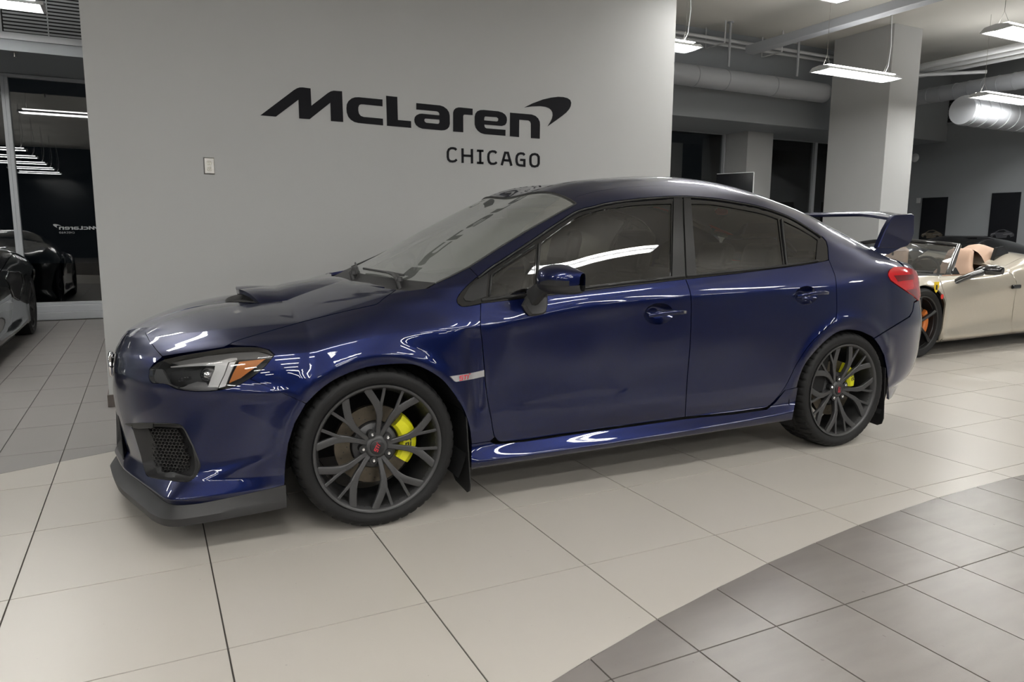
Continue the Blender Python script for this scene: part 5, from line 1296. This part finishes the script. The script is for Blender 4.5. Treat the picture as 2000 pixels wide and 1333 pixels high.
# ---- cabin
M['seat'] = mat('dark_cabin_fabric', (.022, .022, .024), .8); M['dash'] = mat('dash_vinyl', (.045, .045, .046), .6); M['headliner'] = mat('headliner', (.30, .30, .29), .9)
def rbox(nme, c_, d_, mt, parent=car, rot=(0, 0, 0), bev=.04):
    o = MB().box((0, 0, 0), d_).build(nme, mt, parent); o.location = (c_[0], -c_[1], c_[2]); o.rotation_euler = rot
    b = o.modifiers.new('b', 'BEVEL'); b.width = bev; b.segments = 4; b.limit_method = 'NONE'
    for p in o.data.polygons: p.use_smooth = True
    return o
for s in (-1, 1):
    st = rbox('front_seat', (1.42, .37*s, .62), (.14, .50, .70), M['seat'], rot=(0, .26, 0), bev=.06)
    o = MB().box((0, 0, 0), (.52, .50, .18)).build('cushion', M['seat'], st); o.location = (-.22, 0, -.30); o.rotation_euler = (0, -.35, 0); b = o.modifiers.new('b', 'BEVEL'); b.width = .05; b.segments = 3
    o = MB().box((0, 0, 0), (.11, .27, .24)).build('headrest', M['seat'], st); o.location = (.02, 0, .50); b = o.modifiers.new('b', 'BEVEL'); b.width = .05; b.segments = 4; b.limit_method = 'NONE'
bs = rbox('rear_bench', (2.33, 0, .66), (.16, 1.24, .62), M['seat'], rot=(0, .3, 0), bev=.06)
for s in (-1, 0, 1):
    o = MB().box((0, 0, 0), (.10, .27, .17)).build('headrest', M['seat'], bs); o.location = (.02, .40*s, .42); b = o.modifiers.new('b', 'BEVEL'); b.width = .045; b.segments = 4; b.limit_method = 'NONE'
rbox('parcel_shelf', (2.62, 0, 1.0), (.35, 1.2, .03), M['seat'], bev=.01)
mb = MB(); R = []
for s in np.linspace(-1, 1, 21):
    a = wpt(s*.96, .03); R.append([L3(a+np.array([-.02, 0, -.06])), L3(a+np.array([.05, 0, -.035])), L3(np.array([.42, a[1], .975])), L3(np.array([.62, a[1]*.98, .965])), L3(np.array([.68, a[1]*.98, .90])), L3(np.array([.66, a[1]*.98, .60]))])
mb.loft(R, closed=False, cap=False); me = mb.mesh('dashboard'); smooth(me, 50); put('dashboard', me, M['dash'], mirror=False)
rg_ = [(.80+.085*math.sin(2*PI*k/28), -.37+.185*math.cos(2*PI*k/28)*1.0, .90+.165*math.sin(2*PI*k/28)) for k in range(28)]
mb = MB(); mb.tube(rg_, .017, 8, closed=True); me = mb.mesh('steering_wheel'); smooth(me, 180); sw_ = put('steering_wheel', me, M['seat'], mirror=False)
mb = MB(); mb.box((.79, -.37, .885), (.05, .16, .12)); mb.box((.79, -.37, .89), (.03, .34, .035)); mb.build('hub_pad', M['seat'], sw_, bevel=.015)
# ================================================================= OTHER CARS
SED = dict(CO=CO, PSI=PSI, EX=EX, EW=EW, CC=CC, ROWS=ROWS, NR=NR, X0=X0, X1=X1, KN=KN, KT=KT, UMIN=UMIN, UMAX=UMAX, SHARP=SHARP, S=S, car=car)
def use_frame(origin, az, rows, x0, x1):
    """switch the pixel helpers to another car: origin under the middle of its front axle, az = azimuth of its tail"""
    global CO, EX, EW, CC, ROWS, NR, X0, X1, KN, KT, UMIN, UMAX, SHARP
    a = math.radians(az); CO = np.array(origin, float); EX = np.array([math.sin(a), math.cos(a)]); EW = np.array([EX[1], -EX[0]]); CC = tocar(CAM)
    ROWS = rows; NR = len(rows); X0, X1 = x0, x1; KN, KT = .55, .5; UMIN, UMAX = X0-KN*PI/2, X1+KT*PI/2; SHARP = {}
    return math.atan2(EX[1], EX[0])
def coupe_rows(spider=False):
    r6z = [(-.35,.665),(0,.735),(.35,.80),(.62,.86),(.9,1.0),(1.2,1.11),(1.6,1.13),(2.2,1.06),(2.65,.97),(2.9,.93)] if not spider else [(-.35,.655),(0,.735),(.35,.775),(.62,.79),(1.5,.86),(2.0,.98),(2.65,.95),(2.9,.92)]
    r7z = [(-.35,.66),(0,.74),(.35,.82),(.62,.90),(.9,1.04),(1.2,1.16),(1.6,1.18),(2.2,1.10),(2.65,1.0),(2.9,.95)] if not spider else [(-.35,.645),(0,.735),(.62,.82),(1.5,.88),(2.0,.98),(2.65,.95),(2.9,.92)]
    return [
     dict(z=[(-.35,.12),(2.9,.13)], w=[(-.35,.88),(2.9,.90)], n=(-.95,.12), t=(3.4,.25)),
     dict(z=[(-.35,.165),(1.3,.165),(2.9,.18)], w=[(-.35,.93),(0,.955),(1.3,.955),(2.9,.955)], n=(-1.03,.16), t=(3.5,.32)),
     dict(z=[(-.35,.27),(1.3,.28),(2.9,.30)], w=[(-.35,.935),(0,.965),(.5,.945),(1.3,.925),(2.65,.975),(2.9,.95)], n=(-1.06,.25), t=(3.56,.42)),
     dict(z=[(-.35,.42),(1.0,.46),(2.9,.50)], w=[(-.35,.935),(0,.972),(.5,.955),(1.3,.930),(2.1,.955),(2.65,.985),(2.9,.965)], n=(-1.05,.36), t=(3.58,.55)),
     dict(z=[(-.35,.60),(0,.705),(.4,.66),(1.0,.66),(1.6,.71),(2.1,.80),(2.65,.83),(2.9,.80)], w=[(-.35,.91),(0,.945),(.4,.945),(1.0,.945),(1.6,.955),(2.65,.965),(2.9,.945)], n=(-1.0,.47), t=(3.56,.72)),
     dict(z=[(-.35,.655),(0,.795),(.35,.79),(.7,.775),(1.3,.80),(1.8,.88),(2.2,.925),(2.65,.93),(2.9,.90)], w=[(-.35,.80),(0,.83),(.35,.86),(.7,.895),(1.3,.90),(2.2,.88),(2.65,.86),(2.9,.84)], n=(-.93,.55), t=(3.52,.85)),
     dict(z=r6z, w=[(-.35,.55),(0,.62),(.35,.70),(.62,.72),(.9,.66),(1.2,.57),(1.6,.55),(2.2,.55),(2.9,.55)] if not spider else [(-.35,.55),(0,.62),(.35,.72),(.62,.78),(1.5,.78),(2.9,.60)], n=(-.85,.585), t=(3.45,.90)),
     dict(z=r7z, w=[(-.35,0),(2.9,0)], n=(-.7,.62), t=(3.3,.93))]
def make_body(arches):
    us = np.unique(np.concatenate([np.linspace(UMIN, X0, 60), np.linspace(X0, X1, 160), np.linspace(X1, UMAX, 50)])); K = 12
    G = loft_rows(row_points(us), us, K); x, z = G[..., 0], G[..., 2]; add = 0
    for xc, zc, R in arches: add = add+.012*np.exp(-((np.hypot(x-xc, z-zc)-R)/.04)**2)*(z < .80)
    G[..., 1] += add
    return Surf(us, np.arange(G.shape[1])/K, G)
def v_at(srf, u, z):
    i = int(np.argmin(abs(srf.us-u))); zz = srf.G[i, :, 2]; k = np.argmax(zz > z) if (zz > z).any() else len(zz)-1
    k = max(1, k); return float(np.interp(z, [zz[k-1], zz[k]], [srf.vs[k-1], srf.vs[k]]))
def arch_uv(srf, xc, zc, R, a0=-25, a1=205, n=34):
    return [np.array([xc+R*math.cos(math.radians(a)), v_at(srf, xc+R*math.cos(math.radians(a)), max(.13, zc+R*math.sin(math.radians(a))))]) for a in np.linspace(a0, a1, n)]
def side_poly(srf, ar, vtop, u0=None, u1=None):
    u0 = UMIN if u0 is None else u0; u1 = UMAX if u1 is None else u1
    lo = [np.array([u0, .05])]
    for xc, zc, R in ar:
        q = arch_uv(srf, xc, zc, R)[::-1]; lo += [np.array([q[0][0]-.02, .05])]+q+[np.array([q[-1][0]+.02, .05])]
    lo += [np.array([u1, .05])]
    return lo+[np.array([u, vtop]) for u in np.linspace(u1, u0, 60)]
def simple_wheel(root, x, wc, R, rr, spokes, mats, side, steer=0.0, rot=18.0, cal=None):
    mt_t, mt_r = mats
    wr = MB(); wr.lathe([(rr-.02, .08), (rr-.004, .105), (rr+.006, .112), (rr+.004, .117), (rr-.008, .112), (rr-.016, .09), (rr-.03, -.09)], (0, 0, 0), 'y', 56, sign=-1)
    w_ = wr.build('wheel', mt_r, root, sm=40); w_.location = (x, -side*wc, R)
    w_.rotation_euler = (0, 0, (PI if side < 0 else 0)+steer)
    t = MB(); t.lathe([(rr, .10), (rr+.02, .118), (R-.03, .125), (R-.006, .105), (R, .07), (R, -.07), (R-.006, -.105), (R-.03, -.125), (rr, -.1)], (0, 0, 0), 'y', 72, sign=-1); t.build('tyre', mt_t, w_, sm=40)
    for k in range(spokes):
        mb = MB(); a = math.radians(rot+360/spokes*k); c, s = math.cos(a), math.sin(a); Rr = []
        for r, wd, o in ((.035, .030, .085), (.10, .026, .098), (.17, .030, .104), (rr-.008, .046, .106)):
            Rr.append([(r*c-s*wd*q, -(o+d), r*s+c*wd*q) for q, d in ((-.5, -.03), (-.5, -.004), (0, .006), (.5, -.004), (.5, -.03))])
        mb.loft(Rr); mb.build('spoke', mt_r, w_, sm=25)
    mb = MB(); mb.lathe([(0, .10), (.03, .098), (.042, .09), (.045, .05)], (0, 0, 0), 'y', 28, sign=-1); mb.build('hub', mt_r, w_, sm=40)
    mb = MB(); mb.lathe([(.07, .03), (.185, .03), (.185, .0)], (0, 0, 0), 'y', 40, sign=-1); mb.build('brake_disc', M['disc'], w_, sm=40)
    if cal is not None:
        Rr = []
        for tt in np.linspace(0, 1, 10):
            a = math.radians(cal[0]+(cal[1]-cal[0])*tt); c, s = math.cos(a), math.sin(a); Rr.append([(r*c, -o, r*s) for r, o in ((.12, .0), (.12, .06), (.135, .072), (.185, .066), (.198, .04), (.198, 0))])
        mb = MB(); mb.loft(Rr); mb.build('brake_caliper', cal[2], w_, sm=35)
    return w_
def liner(root, xc, zc, R, sides=(1, -1)):
    for s in sides:
        mb = MB(); Rr = []
        for t in np.linspace(-25, 205, 28):
            a = math.radians(t); Rr.append([(xc+R*math.cos(a), -s*.935, zc+R*math.sin(a)), (xc+R*math.cos(a), -s*.55, zc+R*math.sin(a)), (xc, -s*.55, zc)])
        mb.loft(Rr, closed=False, cap=False); mb.build('wheel_liner', M['dark'], root)
def uvp(root, nme, srf, poly, mt, sym=True, **k):
    me = panel_mesh(nme, srf, [np.array(p) for p in poly], sym=sym, gu=.05, gv=.2, **k); return link(nme, me, root, mt)
def uline(u0, u1, v, n=20): return [np.array([u, v]) for u in np.linspace(u0, u1, n)]

# ---- beige open sports car on the right
az = use_frame((7.1444, 2.1086), 88.0, coupe_rows(True), -.35, 2.9)
sp_ = empty('convertible', (CO[0], CO[1], 0), az); AR = [(0.0, .345, .375), (2.65, .355, .385)]
F = make_body(AR)
M['beige'] = paint('champagne_paint', (.50, .455, .375), .12); M['beige'].node_tree.nodes['Principled BSDF'].inputs['Metallic'].default_value = .5
M['tan'] = mat('tan_leather', srgb(196, 164, 142), .5, bump=.1, bscale=200); M['carbon'] = mat('gloss_carbon', (.012, .012, .013), .15, coat=1.0)
M['blkwheel'] = mat('satin_black_wheel', (.010, .010, .011), .4); M['orange'] = mat('orange_caliper', srgb(205, 115, 50), .4)
dl0, dl1 = .315, 1.62
uvp(sp_, 'front_wing', F, [np.array([UMIN, .05])]+[np.array([AR[0][0]-.36, .05])]+arch_uv(F, *AR[0])[::-1]+uline(.32, .325, .05, 2)+[np.array([.335, 2.0]), np.array([.33, 3.5]), np.array([.315, 4.6]), np.array([.34, 5.0])]+uline(.30, UMIN, 5.0, 40), M['beige'])
uvp(sp_, 'door', F, uline(.36, 1.60, .9, 30)+[np.array([1.64, 2.5]), np.array([1.60, 4.0]), np.array([1.5, 5.4])]+uline(1.45, .36, 5.4, 30)+[np.array([.325, 4.6]), np.array([.338, 3.5]), np.array([.343, 2.0])], M['beige'], sym=False); o = [c for c in sp_.children if c.name.startswith('door')][0]; f = link('door', o.data, sp_); f.scale = (1, -1, 1)
o = uvp(sp_, 'side_sill', F, uline(.34, 1.9, .05, 24)+[np.array([1.9, .84])]+uline(1.9, .34, .84, 24), M['beige'], sym=False); f = link('side_sill', o.data, sp_); f.scale = (1, -1, 1)
uvp(sp_, 'rear_wing', F, [np.array([1.9, .05]), np.array([AR[1][0]-.37, .05])]+arch_uv(F, *AR[1])[::-1]+[np.array([AR[1][0]+.36, .05]), np.array([UMAX, .05])]+uline(UMAX, 1.5, 5.6, 40)+[np.array([1.52, 5.4]), np.array([1.61, 4.0]), np.array([1.65, 2.5]), np.array([1.61, .9]), np.array([1.9, .88])], M['beige'])
uvp(sp_, 'bonnet', F, uline(UMIN, .30, 5.02, 40)+[np.array([.40, 5.5]), np.array([.46, 6.0])]+uline(.40, UMIN, 7.0, 40), M['beige'])
uvp(sp_, 'engine_cover', F, uline(1.55, UMAX, 5.62, 40)+[np.array([UMAX, 7.0])]+uline(UMAX, 1.75, 7.0, 30), M['beige'])
for xc, zc, R in AR: liner(sp_, xc, zc, R)
MB().box2((-.7, -.55, .13), (3.3, .55, .40)).box2((.40, -.85, .13), (2.2, .85, .30)).build('underbody', M['dark'], sp_)
for x, s in ((0, 1), (2.65, 1), (0, -1), (2.65, -1)):
    simple_wheel(sp_, x, .835, .345, .262, 5, (M['rubber'], M['blkwheel']), s, 0.0, 96 if x == 0 else 30, (-38, 38, M['orange']))
# cockpit tub, seats, windscreen
mb = MB(); mb.box2((.42, -.80, .28), (1.75, .80, .34)); mb.box2((.35, -.78, .34), (.62, .78, .74)); mb.box2((1.66, -.78, .34), (1.78, .78, .80)); mb.build('cockpit_tub', M['seat'], sp_)
for s in (1, -1): MB().box2((.45, -s*.80, .34), (1.68, -s*.835, .80)).build('door_card', M['tan'], sp_, bevel=.02)
mb = MB(); mb.box2((.42, -.72, .70), (.78, .72, .80)); mb.build('dashboard', M['seat'], sp_, bevel=.04)
for s in (1, -1):
    def ring(x, z, wd, th, tilt=.22): return [(x+th*.5*np.sign(math.sin(a))*abs(math.sin(a))**.7+0, -s*.38+wd*.5*np.sign(math.cos(a))*abs(math.cos(a))**.6, z) for a in [2*PI*k/20 for k in range(20)]]
    mb = MB(); mb.loft([ring(1.26, .36, .50, .16), ring(1.33, .55, .52, .17), ring(1.42, .74, .50, .15), ring(1.47, .85, .34, .13), ring(1.50, .93, .30, .13), ring(1.53, 1.02, .27, .11), ring(1.545, 1.05, .18, .07)]); st = mb.build('seat', M['tan'], sp_, sm=60)
    mb = MB(); mb.box((1.05, -s*.38, .42), (.50, .46, .14)); mb.build('cushion', M['tan'], st, bevel=.04)
    # seat emblem
    MB().box((1.445, -s*.38, .965), (.004, .022, .05)).build('emblem', M['black'], st)
    # buttress behind the seat
    mb = MB(); Rr = []
    for x, zt, wd in ((1.62, 1.04, .40), (1.70, 1.095, .44), (1.80, 1.10, .46), (2.0, 1.06, .44), (2.3, .99, .30)):
        Rr.append([(x, -s*.42+wd*.5*math.cos(a), .78+(zt-.78)*math.sin(a)) for a in np.linspace(0, PI, 13)])
    mb.loft(Rr, closed=False, cap=False); me = mb.mesh('buttress'); smooth(me, 50); link('buttress', me, sp_, M['tan'] if s > 0 else M['carbon'])
    mb = MB(); mb.loft([[(x, -s*(.42)-s*y, z) for (x, z) in ((1.66, .86), (1.74, 1.06), (1.86, 1.08), (2.1, .90))] for y in (.20, .24)]); mb.build('buttress_window', M['gloss_blk'], sp_)
A0 = np.array([.655, .78, .773]); A1 = np.array([1.103, .60, 1.086])
def fw(s, t):
    e = A0*(1-t)+A1*t; b = 1-s*s; return (e[0]-(.30*(1-t)+.16*t)*b, -e[1]*s, e[2]+(.02*(1-t)+.045*t)*b+.02*math.sin(t*PI))
mb = MB(); mb.loft([[fw(s, t) for t in np.linspace(0, 1, 14)] for s in np.linspace(-1, 1, 25)], closed=False, cap=False); me = mb.mesh('windscreen'); smooth(me, 180); link('windscreen', me, sp_, M['pane'])
for s in (1, -1):
    mb = MB(); mb.tube([fw(s, t) for t in np.linspace(-.03, 1, 12)], [.036, .035, .034, .032, .031, .03, .029, .028, .027, .026, .026, .026], 10); mb.build('pillar', M['carbon'], sp_, sm=50)
    mb = MB(); mb.prism([(.66, .77), (.72, .87), (.82, .78)], lambda a, b, d: (a, -s*(.80+d), b), .012); mb.build('quarter_trim', M['gloss_blk'], sp_)
mb = MB(); mb.tube([fw(s, 1) for s in np.linspace(-1, 1, 25)], .024, 10); mb.build('header_rail', M['carbon'], sp_, sm=50)
mb = MB(); mb.tube([fw(s, 0) for s in np.linspace(-1, 1, 25)], .020, 8); mb.build('scuttle', M['gloss_blk'], sp_, sm=50)
mb = MB(); mb.tube([fw(.05, .06), fw(.45, .10), fw(.85, .08)], .012, 6); mb.build('wiper', M['black'], sp_, sm=50)
rg_ = [(.86+.05*math.sin(2*PI*k/24), -.38+.17*math.cos(2*PI*k/24), .80+.16*math.sin(2*PI*k/24)) for k in range(24)]
mb = MB(); mb.tube(rg_, .016, 8, closed=True); mb.build('steering_wheel', M['black'], sp_, sm=180)
# mirror, handle, shield
for s in (1, -1):
    mb = MB(); Rr = []
    for w_, sx, sz, dx, dz in ((.93, .06, .022, -.03, .0), (.96, .10, .040, 0, .01), (1.02, .13, .052, .02, .015), (1.09, .12, .050, .05, .012), (1.13, .06, .036, .08, .008)):
        Rr.append([(.90+dx+sx*.5*np.sign(math.cos(a))*abs(math.cos(a))**.8, -s*w_, .835+dz+sz*math.sin(a)) for a in [2*PI*k/18 for k in range(18)]])
    mb.loft(Rr); mm = mb.build('mirror', M['carbon'], sp_, sm=60)
    mb = MB(); mb.tube([(.52, -s*.88, .70), (.62, -s*.93, .755), (.74, -s*.97, .80), (.86, -s*.99, .825)], [.030, .032, .034, .038], 10); mb.build('mirror_stalk', M['carbon'], mm, sm=60)
    hp = F.at(1.52, v_at(F, 1.52, .655), .012); mb = MB(); mb.box((hp[0]+.06, -s*hp[1], hp[2]), (.16, .03, .045)); mb.build('door_handle', M['gloss_blk'], sp_, bevel=.012)
    sh = F.at(.17, v_at(F, .17, .69), .004); M['shield'] = M.get('shield') or mat('yellow_enamel', srgb(225, 190, 30), .3)
    if s > 0:
        b = MB(); b.add([(sh[0]+a*.042, -sh[1]-.002, sh[2]+c_*.055) for a, c_ in ((-1, 1), (1, 1), (1, .1), (.6, -.6), (0, -1), (-.6, -.6), (-1, .1))], [tuple(range(7))]); e_ = b.build('shield_badge', M['shield'], sp_)
        MB().box((sh[0], -sh[1]-.004, sh[2]), (.022, .002, .05)).build('badge_figure', M['black'], e_)
        rb_ = F.at(.25, v_at(F, .25, .60), .004); MB().lathe([(0, .002), (.022, .002), (.026, 0)], (rb_[0], -rb_[1], rb_[2]), 'y', 20, sign=-1).build('round_badge', mat('red_enamel', (.6, .03, .02), .3), sp_)
tag(sp_, 'beige open-top sports car with tan seats and black wheels behind the sedan', 'car')

# ---- dark coupes: at the left edge, and behind the convertible
M['dkgreen'] = paint('black_green_paint', (.004, .008, .0075), .2); M['dkgrey'] = paint('black_paint', (.006, .006, .007), .2)
def coupe(name, origin, azi, mt, label):
    a = use_frame(origin, azi, coupe_rows(False), -.35, 2.9); root = empty(name, (CO[0], CO[1], 0), a); AR = [(0.0, .345, .375), (2.65, .36, .39)]; B = make_body(AR)
    iu = [np.array([u, v_at(B, u, z)]) for u, z in ((1.22, .72), (1.50, .78), (1.95, .74), (2.02, .62), (1.85, .46), (1.55, .52), (1.30, .62))]
    uvp(root, 'body_side', B, side_poly(B, AR, 5.0), mt)
    me = panel_mesh('side_intake', B, iu, off=.002, flange=.004, gu=.06, gv=.2); link('side_intake', me, root, M['dark']); f = link('side_intake', me, root); f.scale = (1, -1, 1)
    q = B.pos(np.array(dense(iu, .05))) ; mb = MB(); mb.tube([L3(p+np.array([0, .004, 0])) for p in q], .008, 6, closed=True); me = mb.mesh('intake_lip'); smooth(me, 180); link('intake_lip', me, root, mt); f = link('intake_lip', me, root); f.scale = (1, -1, 1)
    uvp(root, 'bonnet', B, uline(UMIN, .40, 5.02, 40)+[np.array([.46, 6.0])]+uline(.36, UMIN, 7.0, 40), mt)
    uvp(root, 'canopy', B, uline(.41, 2.30, 5.02, 40)+uline(2.30, .37, 7.0, 40), M['gloss_blk'])
    uvp(root, 'engine_cover', B, uline(2.31, UMAX, 5.02, 30)+uline(UMAX, 2.31, 7.0, 30), mt)
    for xc, zc, R in AR: liner(root, xc, zc, R)
    MB().box2((-.7, -.55, .13), (3.3, .55, .6)).box2((.40, -.85, .13), (2.2, .85, .55)).build('underbody', M['dark'], root)
    for x, s in ((0, 1), (2.65, 1), (0, -1), (2.65, -1)): simple_wheel(root, x, .84, .345 if x == 0 else .35, .262, 10, (M['rubber'], M['blkwheel']), s)
    tag(root, label, 'car'); return root
coupe('sports_coupe', (-1.70, 3.95), 0.0, M['dkgreen'], 'black-green sports coupe with a side intake, cut by the left edge')
cp2 = coupe('sports_coupe', (11.2, 4.1), 90.0, M['dkgrey'], 'black sports coupe mostly hidden behind the beige open-top car')
cp2.scale = (.9, .89, 1.0)
globals().update(SED)
